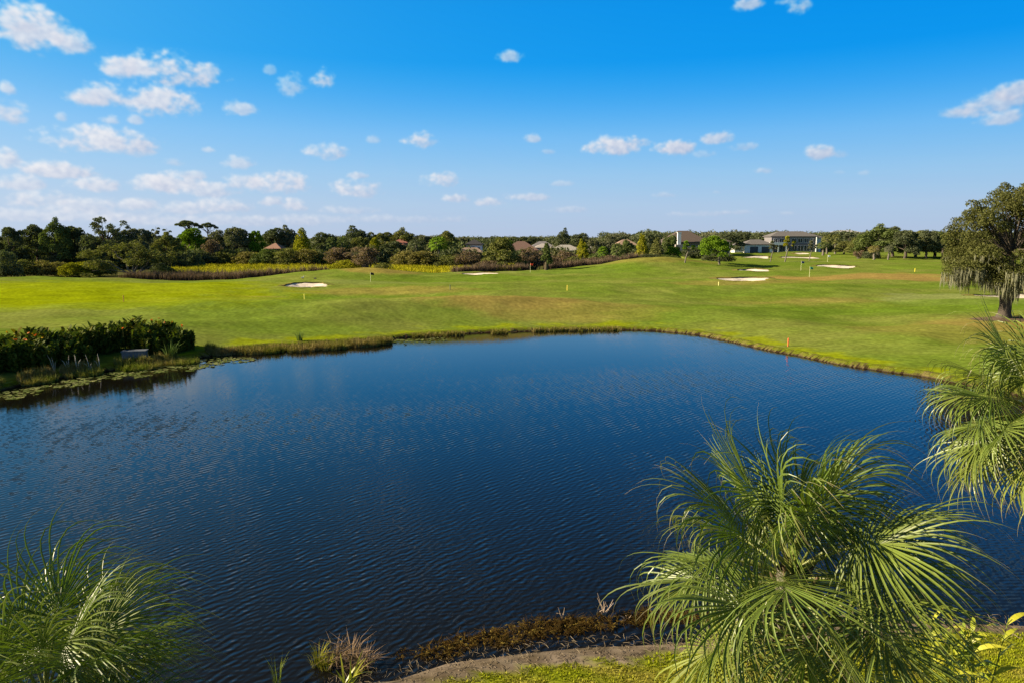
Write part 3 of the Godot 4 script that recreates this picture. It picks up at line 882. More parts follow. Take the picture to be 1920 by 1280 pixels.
# kind, tone, x, z, height of its top, width, label
var TREES := [
	["oak", "dark", -143.11, -196, 13.08, 9.49, "dark oak at the picture edge end of the tall oak stand"],
	["oak", "dark", -140.4, -203, 13.21, 10.15, "dark rounded oak, second in the tall stand behind olive brush"],
	["oak", "green", -130.96, -198, 13.42, 8.97, "dark green oak with a small dark tuft above its crown in tall stand"],
	["oak", "dark", -129.09, -204, 13.85, 10.52, "dark oak just before the lacy tallest tree of the stand"],
	["lacy", "dark", -118.14, -200, 14.97, 14.38, "tallest oak with lacy crown, sky showing through its top"],
	["oak", "grey", -114.91, -206, 12.79, 11.27, "grey green oak on the falling shoulder of the lacy tallest oak"],
	["oak", "grey", -123.05, -232, 12.33, 9.79, "low grey oak between the lacy oak and two ragged cypresses"],
	["ragged", "grey", -116.5, -226, 12.94, 4.59, "ragged thin cypress, first of the two standing close together"],
	["ragged", "green", -113.88, -228, 12.45, 4.99, "ragged thin cypress, second of the two standing close together"],
	["pine", "dark", -117, -250, 15.02, 8.98, "larger umbrella pine with a rounded flat crown above the tree line"],
	["pine", "dark", -111.89, -254, 14.33, 7.14, "smaller umbrella pine beside the larger umbrella pine"],
	["oak", "bright", -110.04, -236, 12.74, 11.43, "bright green leafy tree standing below the larger umbrella pine"],
	["oak", "olive", -107.08, -214, 9.83, 10.03, "olive tree in front of the two ragged cypresses"],
	["oak", "grey", -94.94, -238, 14.03, 11.9, "tall grey oak rising alone past the umbrella pines"],
	["oak", "grey", -102.72, -240, 11.88, 9, "grey oak filling the gap beneath the smaller umbrella pine"],
	["oak", "bright", -89.18, -240, 12.43, 7.5, "fresh green tree next to the tall grey oak"],
	["oak", "dark", -89.08, -258, 13.04, 12.09, "dark oak between the fresh green tree and the yellow cypress"],
	["oak", "grey", -84.84, -262, 12.5, 10.23, "grey oak just behind the yellow cypress"],
	["cypress", "yellow", -71.85, -236, 12.74, 9.59, "yellow green cypress glowing in front of the dark tree line"],
	["oak", "dark", -67.58, -246, 11, 14.22, "dark oak in the shade of the yellow cypress"],
	["palm", "green", -61.99, -236, 9.14, 4.06, "cabbage palm beside the dark oak past the yellow cypress"],
	["palm", "green", -58.64, -238, 9.32, 4.09, "second cabbage palm, in front of a broad dark oak"],
	["oak", "dark", -57.19, -254, 12.21, 13.89, "broad dark oak with a level crown behind the cabbage palms"],
	["oak", "olive", -52.61, -240, 10.42, 9.38, "olive oak in front of the broad level dark oak"],
	["oak", "yellow", -46.45, -234, 9.32, 5.12, "small yellow green tree among dark oaks by the terracotta roof"],
	["oak", "olive", -49.3, -262, 12.1, 12.28, "olive oak with ragged top above the small yellow green tree"],
	["oak", "dark", -39.81, -232, 8.26, 11.96, "low black green oak that hides part of the terracotta house"],
	["oak", "olive", -43.32, -270, 11.76, 12.66, "olive tree rising behind the terracotta roof"],
	["oak", "grey", -34.58, -270, 11.35, 11.81, "grey tree just past the terracotta roof on the sky line"],
	["palm", "dark", -31.91, -232, 8.61, 6.53, "dense dark palm clump tree beside the terracotta house"],
	["palm", "bright", -24.3, -228, 9.33, 6.77, "sunlit cabbage palm between the terracotta and the white house"],
	["oak", "olive", -25.03, -266, 11.93, 10.39, "tallest olive tree above the sunlit cabbage palm"],
	["palm", "green", -20.27, -230, 7.74, 5.03, "cabbage palm with yellow fronds by the white tower house"],
	["oak", "grey", -19.53, -275, 10.55, 8.59, "grey tree behind the white tower house"],
	["oak", "olive", -2.92, -172, 9.37, 10.48, "wide olive oak with a bare leaning trunk at the rough edge"],
	["oak", "dark", 3.47, -300, 10.42, 14.06, "dark oak behind the brown tiled roof"],
	["oak", "bright", -1.12, -290, 8.61, 5.89, "light green tree peeping over the brown tiled roof"],
	["oak", "dark", 22.21, -300, 12.02, 7.97, "dark round oak that tops the tree line beyond the white villa"],
	["oak", "dark", 10.19, -330, 10.51, 14.44, "dark oak on the sky line between roofs of brown tile"],
	["oak", "dark", 32.1, -320, 11.21, 14, "dark low oak behind the white villa roof"],
	["oak", "grey", 25.24, -215, 9.34, 9.41, "grey green spreading tree that half hides the white villa"],
	["oak", "grey", 30.1, -214, 8.68, 6.69, "grey green tree beside the spreading tree by the white villa"],
	["oak", "yellow", 21.39, -208, 8.07, 4.55, "yellowing small tree in front of the grey green spreading tree"],
	["oak", "grey", 48.38, -330, 11.51, 15.47, "bare greyish grove tree on the sky line"],
	["palm", "bright", 25.94, -196, 6.65, 3.37, "short palm with light fronds in the rough beside the villa"],
	["palm", "green", 29.41, -192, 7.59, 3.9, "short dark palm beside the yellow cypress pair"],
	["oak", "green", 33.38, -200, 8.74, 5.62, "green tree with a round crown before the yellow cypress pair"],
	["cypress", "yellow", 35.17, -186, 10.49, 5.52, "taller yellow green cypress of the pair by the chimney house"],
	["cypress", "olive", 38.59, -183, 9.36, 6.29, "shorter olive cypress of the pair by the chimney house"],
	["oak", "green", 43.71, -190, 9.94, 6.53, "green tree directly under the white chimney"],
	["slender", "bright", 41.07, -163, 8.63, 4.58, "small leaning tree with a bare trunk on the mound top"],
	["oak", "bright", 43, -184, 7.11, 5.17, "bright leafy shrub tree beside the small leaning tree"],
	["umbra", "bright", 49.54, -168, 10.14, 8.93, "bright green wide tree with a curved bare trunk"],
	["oak", "dark", 84.34, -268, 11.75, 11.31, "dark oak behind the bright green wide tree"],
	["oak", "dark", 97.54, -290, 11.71, 9.97, "dark oak between the bright wide tree and the white garage"],
	["oak", "dark", 111.71, -312, 11.4, 9.75, "dark oak whose crown tops the white garage roof"],
	["oak", "dark", 122.63, -318, 12.41, 8.94, "dark oak above the balcony house roof"],
	["slender", "grey", 73.78, -196, 8.45, 3.98, "thin bare leaning tree casting a long shadow beside the long bunker"],
	["slender", "yellow", 78.74, -198, 9.8, 5.26, "thin tree with yellow green tuft in front of the balcony house"],
	["slender", "grey", 86.57, -200, 8.43, 4.06, "thin bare tree before the corner of the balcony house"],
	["palm", "olive", 118.12, -258, 10.09, 4.43, "cabbage palm, first of the two beside the balcony house"],
	["palm", "olive", 123.18, -262, 10.3, 4.5, "cabbage palm with leaning trunk, second beside the balcony house"],
	["palm", "green", 113.09, -250, 7.59, 5.08, "low cabbage palm at the foot of the two tall ones"],
	["oak", "olive", 121.71, -252, 8.54, 7.88, "olive round tree next to the cabbage palms"],
	["oak", "dark", 152.78, -330, 11.51, 15.47, "dark oak behind the two tall cabbage palms"],
	["oak", "dark", 148.13, -300, 11.56, 12.19, "dark oak under the pale distant building"],
	["oak", "olive", 120.87, -240, 9.32, 9.38, "olive oak at the near end of the round oak grove"],
	["oak", "green", 118.4, -222, 12.54, 13.18, "biggest round oak of the grove, with a domed crown"],
	["oak", "dark", 122.38, -214, 12.43, 10.37, "dark oak of the grove with a sturdy trunk in shade"],
	["oak", "dark", 130.26, -216, 11.64, 9.11, "dark oak with a low hanging crown at the grove end"],
	["oak", "green", 140.27, -224, 11.72, 8.75, "green oak partly behind the mossy oak"],
	["oak", "dark", 146.47, -226, 11.05, 9.53, "dark oak glimpsed past the mossy oak crown"],
	["oak", "olive", 166.59, -240, 11.7, 15, "olive oak hidden behind the mossy oak"],
	["palm", "tan", 109.62, -208, 6.79, 3.9, "short palm with orange skirt at the edge of the grove"],
	["palm", "grey", 112.87, -206, 6.82, 2.9, "short palm with a pale trunk among the grove trunks"],
	["leaner", "olive", -82.87, -150, 7.66, 17.58, "wide leaning oak with grey limbs behind the tee crest"],
	["shrub", "dark", -111.02, -150, 7.09, 5.16, "dark round bush at the picture edge behind the green crest"],
	["shrub", "olive", -113.98, -160, 4.47, 6.5, "olive bush beside the dark round bush"],
	["shrub", "tan", -111.4, -162, 4.28, 6.83, "tan olive bush in the brush row, third from the dark round bush"],
	["shrub", "tan", -108.06, -163, 4, 6.11, "tan bush in the middle of the brush row"],
	["shrub", "yellow", -102.63, -160, 3.73, 5.75, "yellow green bush in the brush row before the leaning oak"],
	["shrub", "yellow", -100.62, -162, 3.9, 6.33, "bright yellow bush against the leaning oak's branches"],
	["shrub", "olive", -98.74, -164, 4.59, 6.41, "olive bush under the outermost limb of the leaning oak"],
	["shrub", "dark", -80.98, -158, 3.8, 4.94, "dark bush under the leaning oak beside the yellow marsh"],
	["shrub", "olive", -106.86, -222, 6.61, 10.41, "olive thicket bush where the yellow marsh begins"],
	["twig", "brown", -97.83, -224, 8.3, 7, "brown twiggy bush rising over the marsh thicket"],
	["shrub", "dark", -99.52, -220, 5.29, 10.31, "dark thicket bush beneath the brown twiggy bush"],
	["shrub", "olive", -92.78, -224, 5.9, 9.8, "olive bush beside the brown twiggy bush"],
	["shrub", "tan", -85.64, -222, 5.25, 9.37, "tan thicket bush past the tall grey oak"],
	["shrub", "green", -78.86, -220, 5.96, 9.62, "green thicket bush with peach wall behind it"],
	["shrub", "olive", -71.55, -218, 6.33, 9.88, "olive thicket bush in front of the yellow cypress foot"],
	["shrub", "tan", -65.47, -218, 6.33, 9.2, "reddish tan thicket bush under the yellow cypress"],
	["shrub", "green", -60.09, -219, 4.3, 7.87, "low green bush at the end of the thicket"],
	["twig", "brown", -52.03, -210, 6.12, 11.48, "grey brown twig bush behind the big rounded brown bush"],
	["shrub", "yellow", -37.05, -154, 4.66, 8.66, "olive half of the rounded brush clump before the marsh"],
	["twig", "brown", -32.48, -152, 7.06, 6.65, "big rounded brown bush standing between the two yellow marsh strips"],
	["shrub", "olive", -29.94, -158, 3.8, 4.94, "small olive bush beside the big rounded brown bush"],
	["shrub", "tan", -32.01, -212, 5.77, 11.59, "tan rounded thicket bush below the terracotta house"],
	["shrub", "tan", -26.84, -210, 5.48, 10.83, "tan thicket bush below the dark palm clump"],
	["shrub", "olive", -19.67, -208, 4.24, 9.75, "olive low thicket bush under the sunlit palm"],
	["twig", "brown", -13.73, -206, 5.24, 8.05, "brown thicket bush in front of the white tower house"],
	["twig", "brown", -5.87, -168, 3.7, 6.04, "brown scrub bush at the foot of the wide olive oak"],
	["twig", "brown", 5.51, -178, 6.64, 7.79, "bare brown rounded bush beside the ivy covered stump"],
	["shrub", "green", 2.4, -172, 3.82, 6.72, "green low bush beside the red flag"],
	["twig", "brown", 13.54, -182, 5.74, 8.53, "bare brown bush past the ivy covered stump"],
	["shrub", "olive", 16.01, -178, 4.72, 6.12, "olive bush in the brown scrub below the villa"],
	["twig", "brown", 20.11, -180, 4.12, 8.44, "dark brown scrub bush on the mound's flank"],
	["twig", "brown", 26.11, -182, 4.62, 7.11, "brown scrub bush below the short palms"],
	["shrub", "green", 22.81, -184, 5.41, 6.33, "light green bush in front of the short palm"],
	["shrub", "dark", 35.18, -178, 5.27, 8.34, "dark shrub beneath the yellow cypress pair"],
	["shrub", "green", 40.02, -178, 5, 6.12, "green clipped shrub by the small leaning tree"],
	["shrub", "dark", 54.56, -182, 6.02, 7.68, "black green hedge bush behind the curved bare trunk"],
	["shrub", "dark", 59.81, -226, 6.56, 9.53, "dark hedge bush at the foot of the chimney house"],
	["oak", "green", 121.97, -236, 11.48, 11.43, "green oak on the falling shoulder of the biggest round oak"],
	["oak", "dark", 127.26, -230, 12.83, 11.86, "dark oak between the biggest round oak and the sturdy trunk"],
	["oak", "olive", 136.28, -232, 12.33, 11.24, "olive oak filling the canopy between two dark grove oaks"],
	["oak", "green", 144.02, -234, 11.64, 10.97, "green oak closing the grove canopy near the mossy oak"],
	["shrub", "dark", 112.74, -216, 5.7, 5.06, "dark undergrowth bush at the grove edge"],
	["twig", "brown", 112.12, -222, 5.25, 3.47, "reddish brown bush at the near end of the grove"],
]

func make_trees() -> void:
	var grown := {}
	for kind in FULL:
		grown[kind] = []
		for k in {"oak": 5, "shrub": 3, "twig": 2, "palm": 2}.get(kind, 1):
			grown[kind].append(grow(kind))
	var at := 0
	for t in TREES:
		at += 1
		var g: Array = grown[t[0]][at % grown[t[0]].size()]
		var y := land(t[2], t[3])
		var called: String = FULL[t[0]]
		if t[0] == "oak" and (t[1] == "bright" or t[1] == "yellow"):
			called = "broadleaf_tree"
		var o := thing(called, t[6], SORT[t[0]], Vector3(t[2], y, t[3]), "trees and bushes behind the course")
		var wide: float = t[5] * (1.12 if t[0] in ["oak", "shrub", "twig"] else 1.0) / 9.4
		o.scale = Vector3(wide, (t[4] - y) / (9.6 if t[0] != "oak" else 9.8), wide)
		if t[0] != "leaner" and t[0] != "umbra" and t[0] != "slender":
			o.rotation.y = rr(0, TAU)
		part("trunk", g[0], M.pale_bark if t[0] in ["palm", "slender", "umbra", "leaner", "twig"] else M.bark, o)
		part("crown", g[1], M["leaf_" + t[1]], o)

func make_far_wood() -> void:
	# the wood that closes the view, one mass
	var protos := []
	for k in 2:
		var b := MB.new()
		var lobes := []
		for q in 9:
			var a := q * 2.4
			var rad := sqrt(q / 9.0) * 4.5
			lobes.append([Vector3(cos(a) * rad, 7.6 - rad * 0.5 + rr(-1, 1), sin(a) * rad), Vector3(2.2, 2.0, 2.2)])
			lobes.append([Vector3(cos(a) * rad, 3.0, sin(a) * rad), Vector3(2.2, 3.0, 2.2)])
		leaf_cloud(b, lobes, 1300, 0.8, 0.3, -0.9)
		protos.append(b.mesh())
	for k in 2:
		var xf := []
		var cols := []
		for q in 520:
			var d := rr(345, 760)
			var ang := deg_to_rad(rr(-46, 46))
			var x := tan(ang) * d
			var s := rr(0.75, 1.12)
			xf.append(Transform3D(Basis(Vector3.UP, rr(0, TAU)).scaled(Vector3(s * 1.3, s * (0.98 + d * 0.00022), s * 1.3)), Vector3(x, land(x, -d) - 0.3, -d)))
			var t := rr(0.7, 1.2)
			cols.append(Color(t, t, t))
		var o := scatter("distant_wood", protos[k], M.leaf_grey if k else M.leaf_dark, xf, cols)
		meta(o, ["dark far wood along the sky line", "grey green far wood along the sky line"][k], "woods")
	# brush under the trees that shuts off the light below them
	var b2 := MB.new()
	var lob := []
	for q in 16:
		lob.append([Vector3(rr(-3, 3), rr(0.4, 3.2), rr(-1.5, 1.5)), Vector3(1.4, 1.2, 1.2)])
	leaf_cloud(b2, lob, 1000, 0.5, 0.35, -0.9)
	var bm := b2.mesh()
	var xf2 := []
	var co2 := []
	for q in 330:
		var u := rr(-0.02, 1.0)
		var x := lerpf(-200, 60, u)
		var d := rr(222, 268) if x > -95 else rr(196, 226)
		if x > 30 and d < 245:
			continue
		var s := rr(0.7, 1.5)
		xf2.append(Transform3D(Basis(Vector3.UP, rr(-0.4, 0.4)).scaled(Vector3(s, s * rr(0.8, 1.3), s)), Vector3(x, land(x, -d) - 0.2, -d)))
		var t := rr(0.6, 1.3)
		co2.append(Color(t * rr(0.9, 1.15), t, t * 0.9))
	for q in 120:      # and behind the houses and round the grove
		var x := rr(95, 260)
		var d := rr(300, 330)
		var s := rr(0.9, 1.6)
		xf2.append(Transform3D(Basis().scaled(Vector3(s, s, s)), Vector3(x, land(x, -d) - 0.2, -d)))
		co2.append(Color(0.9, 0.9, 0.9))
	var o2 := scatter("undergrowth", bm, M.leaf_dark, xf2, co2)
	meta(o2, "dark undergrowth beneath the tree line behind the marsh", "undergrowth")

# ---------------------------------------------------------------- grasses and reeds

func tuft(blades: int, tall: float, wide: float, lean: float, base: Color, tip: Color, spread := 0.06) -> Mesh:
	var b := MB.new()
	for k in blades:
		var a := rr(0, TAU)
		var out := Vector3(cos(a), 0, sin(a))
		var p := out * rr(0, spread)
		var l := rr(0.1, 1.0) * lean
		var h := tall * rr(0.55, 1.1)
		var side := out.cross(Vector3.UP).rotated(Vector3.UP, rr(-0.8, 0.8)) * wide * rr(0.6, 1.2)
		var p1 := p + Vector3(0, h * 0.55, 0) + out * l * h * 0.3
		var p2 := p + Vector3(0, h * (1.0 - l * 0.35), 0) + out * l * h
		var t := rr(0.8, 1.2)
		b.face(p - side, p + side, p1 + side * 0.8, p1 - side * 0.8, base.lerp(tip, 0.3) * t)
		b.tri(p1 - side * 0.8, p1 + side * 0.8, p2, tip * t)
	return b.mesh()

func make_marsh() -> void:
	# yellow marsh in two strips, and the brown reeds in front of it
	var m1 := tuft(16, 1.35, 0.05, 0.5, Color(0.20, 0.20, 0.03), Color(0.34, 0.31, 0.02), 0.35)
	for strip in [[-92, -36, 158, 214, "yellow green marsh growth in the longer strip beside the leaning oak"], [-40, 2, 164, 212, "yellow green marsh growth in the shorter strip before the white tower house"]]:
		var xf := []
		var co := []
		for k in int((strip[1] - strip[0]) * 90):
			var d := rr(strip[2], strip[3])
			var x := rr(strip[0], strip[1]) * d / 185.0
			var s := rr(0.7, 1.25) * (1.0 + 0.35 * noise.get_noise_2d(x * 4, d * 4))
			xf.append(Transform3D(Basis(Vector3.UP, rr(0, TAU)).scaled(Vector3(s, s, s)), Vector3(x, land(x, -d) - 0.05, -d)))
			var t := rr(0.8, 1.15) + 0.35 * noise.get_noise_2d(x * 3 + 50, d * 5)
			co.append(Color(t, t * rr(0.95, 1.08), t))
		var o := scatter("marsh_reeds", m1, M.reed, xf, co)
		meta(o, strip[4], "reeds")
	var m2 := tuft(14, 2.1, 0.035, 0.4, Color(0.07, 0.045, 0.035), Color(0.16, 0.115, 0.085), 0.4)
	for strip in [[-82, -41, 141, 152, "dark brown reed belt between green crest and longer yellow marsh"], [-14, 4, 160, 167, "dark brown reed belt behind the low bunker before the marsh"], [8, 44, 170, 180, "dark brown scrub belt along the flank of the mound"]]:
		var xf := []
		var co := []
		for k in int((strip[1] - strip[0]) * 45):
			var x := rr(strip[0], strip[1])
			var d := rr(strip[2], strip[3]) + knots(x, EDGE) - knots((strip[0] + strip[1]) * 0.5, EDGE) + 3.0
			var s := rr(0.6, 1.15) * (1.0 + 0.4 * noise.get_noise_2d(x * 6, d * 3))
			xf.append(Transform3D(Basis(Vector3.UP, rr(0, TAU)).scaled(Vector3(s, s, s)), Vector3(x, land(x, -d) - 0.05, -d)))
			var t := rr(0.65, 1.2)
			co.append(Color(t, t, t))
		var o := scatter("brown_reeds", m2, M.reed, xf, co)
		meta(o, strip[4], "reeds")

func sedge_patch(called: String, label: String, spots: Array, count: int, mesh: Mesh, lo: float, hi: float, tones: Array) -> void:
	var xf := []
	var co := []
	for k in count:
		var s: Array = spots[rng.randi() % spots.size()]
		var a := rr(0, TAU)
		var r := sqrt(rng.randf())
		var x: float = s[0] + cos(a) * r * s[2]
		var z: float = s[1] + sin(a) * r * s[3]
		var y := maxf(land(x, z), -0.12)
		var q := rr(lo, hi)
		xf.append(Transform3D(Basis(Vector3.UP, rr(0, TAU)).scaled(Vector3(q, q, q)), Vector3(x, y - 0.03, z)))
		co.append((tones[0] as Color).lerp(tones[1], clampf(0.5 + 0.9 * noise.get_noise_2d(x * 12, z * 12) + rr(-0.3, 0.3), 0, 1)))
	var o := scatter(called, mesh, M.reed, xf, co)
	meta(o, label, "sedge")

func make_bank_plants() -> void:
	var m := tuft(18, 0.8, 0.014, 0.6, Color(0.9, 0.9, 0.9), Color(1.1, 1.05, 1.0), 0.12)
	var tan_ := Color(0.26, 0.195, 0.085)
	var green := Color(0.17, 0.175, 0.03)
	sedge_patch("sedge_bar", "tan sedge bar growing out into the water past the flower hedge", [[-21.5, -56.2, 2.0, 1.0], [-18.8, -57.2, 2.2, 1.0], [-16.2, -58.4, 2.0, 1.0], [-13.6, -59.9, 1.8, 0.9], [-11.9, -61.2, 1.0, 0.8], [-24.0, -55.4, 1.2, 0.7]], 1500, m, 0.7, 1.25, [tan_, green])
	sedge_patch("bank_sedge", "mixed green and tan sedge under the flower hedge at the lily pads", [[-25.6, -51.2, 1.6, 1.2], [-27.6, -49.4, 1.6, 1.3], [-30.2, -47.0, 1.3, 1.3], [-31.6, -44.6, 1.0, 1.4], [-33.2, -41.6, 1.0, 1.6]], 1300, m, 0.55, 1.0, [tan_, Color(0.15, 0.19, 0.025)])
	var tufts := [["first long sedge tuft of the far shore beside the lily pads", -8.0, -65.2, 1.6, 0.35, 90], ["second long sedge tuft, touching the first along the far shore", -5.8, -66.2, 1.2, 0.35, 70], ["lone round sedge tuft on the far shore", -1.3, -67.5, 0.8, 0.4, 60],
		["sedge tuft after the lone round one on the far shore", 3.3, -68.9, 1.3, 0.3, 60], ["middle sedge tuft of the three far shore tufts", 6.2, -69.3, 1.5, 0.3, 70], ["end sedge tuft before the bare shore begins", 9.6, -69.6, 1.6, 0.3, 70]]
	for t in tufts:
		var xf := []
		var co := []
		for k in t[5]:
			var x: float = t[1] + rr(-1, 1) * t[3]
			var z: float = t[2] + rr(-1, 1) * t[4]
			var q := rr(0.6, 1.05)
			xf.append(Transform3D(Basis(Vector3.UP, rr(0, TAU)).scaled(Vector3(q, q, q)), Vector3(x, maxf(land(x, z), -0.1) - 0.03, z)))
			co.append(tan_.lerp(green, clampf(rr(0.1, 1.1), 0, 1)))
		meta(scatter("sedge_tuft", m, M.reed, xf, co), t[0], "sedge", "sedge tufts along the far shore")
	# a spiky green rush where the bar meets the bank, and one by the pump box
	var rush := tuft(60, 1.3, 0.02, 0.9, Color(0.06, 0.10, 0.03), Color(0.10, 0.15, 0.04), 0.3)
	for r in [["dark green spiky rush on the turf edge behind the sedge bar", -19.2, -60.9, 0.85], ["grey green spiky rush beside the grey pump box", -26.4, -51.9, 1.2]]:
		var t := thing("spiky_rush", r[0], "plant", Vector3(r[1], maxf(land(r[1], r[2]), 0.0), r[2]), "spiky rushes on the bank")
		t.scale = Vector3.ONE * r[3]
		part("leaves", rush, M.reed, t)
	# lily pads
	var pad := MB.new()
	for s in 9:
		var a0 := 0.3 + (TAU - 0.6) * s / 9.0
		var a1 := 0.3 + (TAU - 0.6) * (s + 1) / 9.0
		pad.tri(Vector3.ZERO, Vector3(cos(a0), 0.05, sin(a0)), Vector3(cos(a1), 0.05, sin(a1)), Color.WHITE)
	var pm := pad.mesh()
	for field in [["floating lily pads along the sedge under the flower hedge", [[-23.6, -51.0, 1.9, 1.5], [-25.0, -48.8, 2.0, 1.2], [-27.2, -46.6, 1.9, 1.2], [-29.0, -44.2, 1.4, 1.4], [-30.3, -41.2, 1.1, 1.8], [-22.2, -52.6, 1.8, 1.2]], 1300], ["scattered lily pads off the end of the sedge bar", [[-9.6, -61.8, 2.0, 1.6], [-7.6, -63.4, 1.6, 0.9], [-10.8, -63.0, 1.2, 0.8]], 170]]:
		var xf := []
		var co := []
		for k in field[2]:
			var s: Array = field[1][rng.randi() % field[1].size()]
			var a := rr(0, TAU)
			var r := sqrt(rng.randf()) * 1.15
			var x: float = s[0] + cos(a) * r * s[2]
			var z: float = s[1] + sin(a) * r * s[3]
			if to_shore(x, z) > -0.02 or noise.get_noise_2d(x * 45, z * 45) < -0.08 + 0.25 * r * r - 0.2:
				continue
			var q := rr(0.06, 0.17)
			xf.append(Transform3D(Basis.from_euler(Vector3(rr(-0.16, 0.16), rr(0, TAU), rr(-0.16, 0.16))).scaled(Vector3(q, q, q)), Vector3(x, 0.02 + rr(0, 0.02), z)))
			co.append(Color(0.09, 0.12, 0.03).lerp(Color(0.19, 0.19, 0.08), pow(rng.randf(), 1.6)))
		meta(scatter("lily_pads", pm, M.reed, xf, co), field[0], "lily pads")

func blade_leaf(b: MB, root: Vector3, dir: Vector3, length: float, wide: float, droop: float, col: Color, steps := 5) -> void:
	var p := root
	var d := dir.normalized()
	var side := d.cross(Vector3(0.31, 0.2, 0.93) if absf(d.y) > 0.93 else Vector3.UP).normalized().rotated(d, rr(-0.7, 0.7))
	var w0 := wide * 0.25
	for k in steps:
		var t1 := (k + 1.0) / steps
		var p1 := p + d * length / steps
		var w1 := wide * sin(PI * pow(t1, 0.8) * 0.985) if k < steps - 1 else 0.004
		b.face(p - side * w0, p + side * w0, p1 + side * w1, p1 - side * w1, col)
		p = p1
		w0 = w1
		d = (d + Vector3(0, -droop, 0) / steps).normalized()
		side = (side - d * side.dot(d)).normalized()

func make_lily_hedge() -> void:
	# canna lilies in a broad upright bank behind the sedge, with a gap where the pump box stands
	var t := thing("flower_hedge", "tall dark green canna hedge with orange flowers on the pond bank", "hedge", Vector3(-30, 0.3, -50))
	var protos := []
	for k in 4:
		var b := MB.new()
		for s in 5:
			var foot := Vector3(rr(-0.25, 0.25), 0, rr(-0.25, 0.25))
			var tall := rr(1.2, 1.9)
			b.tube([foot, foot + Vector3(rr(-0.1, 0.1), tall, rr(-0.1, 0.1))], [0.018, 0.01], 4, Color(0.06, 0.08, 0.02))
			for q in 7:
				var a := rr(0, TAU)
				var y := tall * (0.2 + q * 0.12)
				blade_leaf(b, foot + Vector3(0, y, 0), Vector3(cos(a), rr(1.0, 2.2), sin(a)), rr(0.4, 0.65), rr(0.07, 0.11), rr(0.5, 1.6), Color(0.06, 0.085, 0.018).lerp(Color(0.13, 0.14, 0.02), rng.randf()), 4)
		protos.append(b.mesh())
	for k in 4:
		var xf := []
		var co := []
		for q in 190:
			var u := rng.randf()
			var c := Vector2(-38.5, -43.0).lerp(Vector2(-26.9, -56.6), u)
			var n := Vector2(-0.76, -0.65)
			var off := rr(-2.0, 2.3) * (1.0 - 0.45 * smooth(0.86, 1.0, u))
			var p := c + n * off
			if off < 0.3 and u > 0.55 and u < 0.74:
				continue
			var s := rr(0.74, 1.06) * (1.12 if u > 0.6 else 1.0) * (1.0 if off > -1.2 else 0.8) * (1.0 - 0.3 * smooth(0.9, 1.0, u)) * (1.0 + 0.35 * noise.get_noise_2d(p.x * 22, p.y * 22))
			xf.append(Transform3D(Basis(Vector3.UP, rr(0, TAU)).scaled(Vector3(s, s, s)), Vector3(p.x, land(p.x, p.y) - 0.05, p.y) - t.position))
			var dry := rng.randf()
			co.append(Color(1, 1, 1) if dry > 0.12 else Color(1.7, 1.15, 0.7))
		scatter("foliage", protos[k], M.leaf, xf, co, t)
	for q in 26:
		var b := MB.new()
		var u: float = [0.02, 0.05, 0.08, 0.12, 0.3, 0.33, 0.36, 0.39, 0.42, 0.9, 0.92, 0.94, 0.96, 0.2, 0.5, 0.7][q % 16] + rr(-0.02, 0.02)
		var p := Vector2(-38.5, -43.0).lerp(Vector2(-27.2, -56.2), u) + Vector2(-0.76, -0.65) * rr(-1.2, 1.6)
		var at := Vector3(p.x, land(p.x, p.y) + rr(1.7, 2.0) * (1.1 if u > 0.6 else 1.0), p.y) - t.position
		var col: Color = [Color(0.72, 0.16, 0.03), Color(0.75, 0.30, 0.12), Color(0.72, 0.42, 0.03)][q % 3]
		for s in 6:
			blade_leaf(b, at, rdir() + Vector3(0, 0.8, 0), rr(0.1, 0.17), 0.05, 1.0, col, 3)
		b.tube([at - Vector3(0, 0.7, 0), at], [0.012, 0.008], 4, Color(0.08, 0.09, 0.03))
		part("flower", b, M.leaf, t)
	# the box in the gap
	var x := -28.6
	var z := -51.0
	var g := thing("pump_box", "grey pump box set in the gap of the flower hedge", "utility box", Vector3(x, land(x, z) - 0.05, z))
	g.rotation.y = 0.25
	var bb := MB.new()
	bb.box(Vector3(-0.8, 0, -0.4), Vector3(0.8, 0.72, 0.4), Color(0.10, 0.11, 0.13))
	part("cabinet", bb, M.paint, g)
	var bl := MB.new()
	bl.box(Vector3(-0.86, 0.722, -0.46), Vector3(0.86, 0.79, 0.46), Color(0.10, 0.11, 0.13))
	part("lid", bl, M.paint, g)
	for s in 2:
		var bd := MB.new()
		bd.box(Vector3(-0.74 + s * 0.76, 0.06, 0.402), Vector3(-0.02 + s * 0.76, 0.66, 0.425), Color(0.09, 0.10, 0.125))
		part("door", bd, M.paint, g)
	# dead white stalks in front of the hedge
	for k in 5:
		var b := MB.new()
		var foot := Vector3(-31.7 + k * 0.55 + rr(-0.2, 0.2), 0, -46.5 - k * 0.45 + rr(-0.2, 0.2))
		foot.y = maxf(land(foot.x, foot.z), 0)
		var o := thing("dead_stalk", "%s bleached dead stalk below the flower hedge, counted from the picture edge" % ["first", "second", "third", "fourth", "fifth"][k], "stalk", foot, "bleached stalks below the flower hedge")
		for s in 3:
			var tip := Vector3(rr(-0.4, 0.4), rr(0.6, 1.3), rr(-0.1, 0.4))
			b.tube([Vector3(0, -0.1, 0), tip * 0.6 + Vector3(0, 0.15, 0), tip], [0.02, 0.015, 0.006], 5, Color(0.45, 0.40, 0.34))
		part("stem", b, M.paint, o)

# ---------------------------------------------------------------- houses

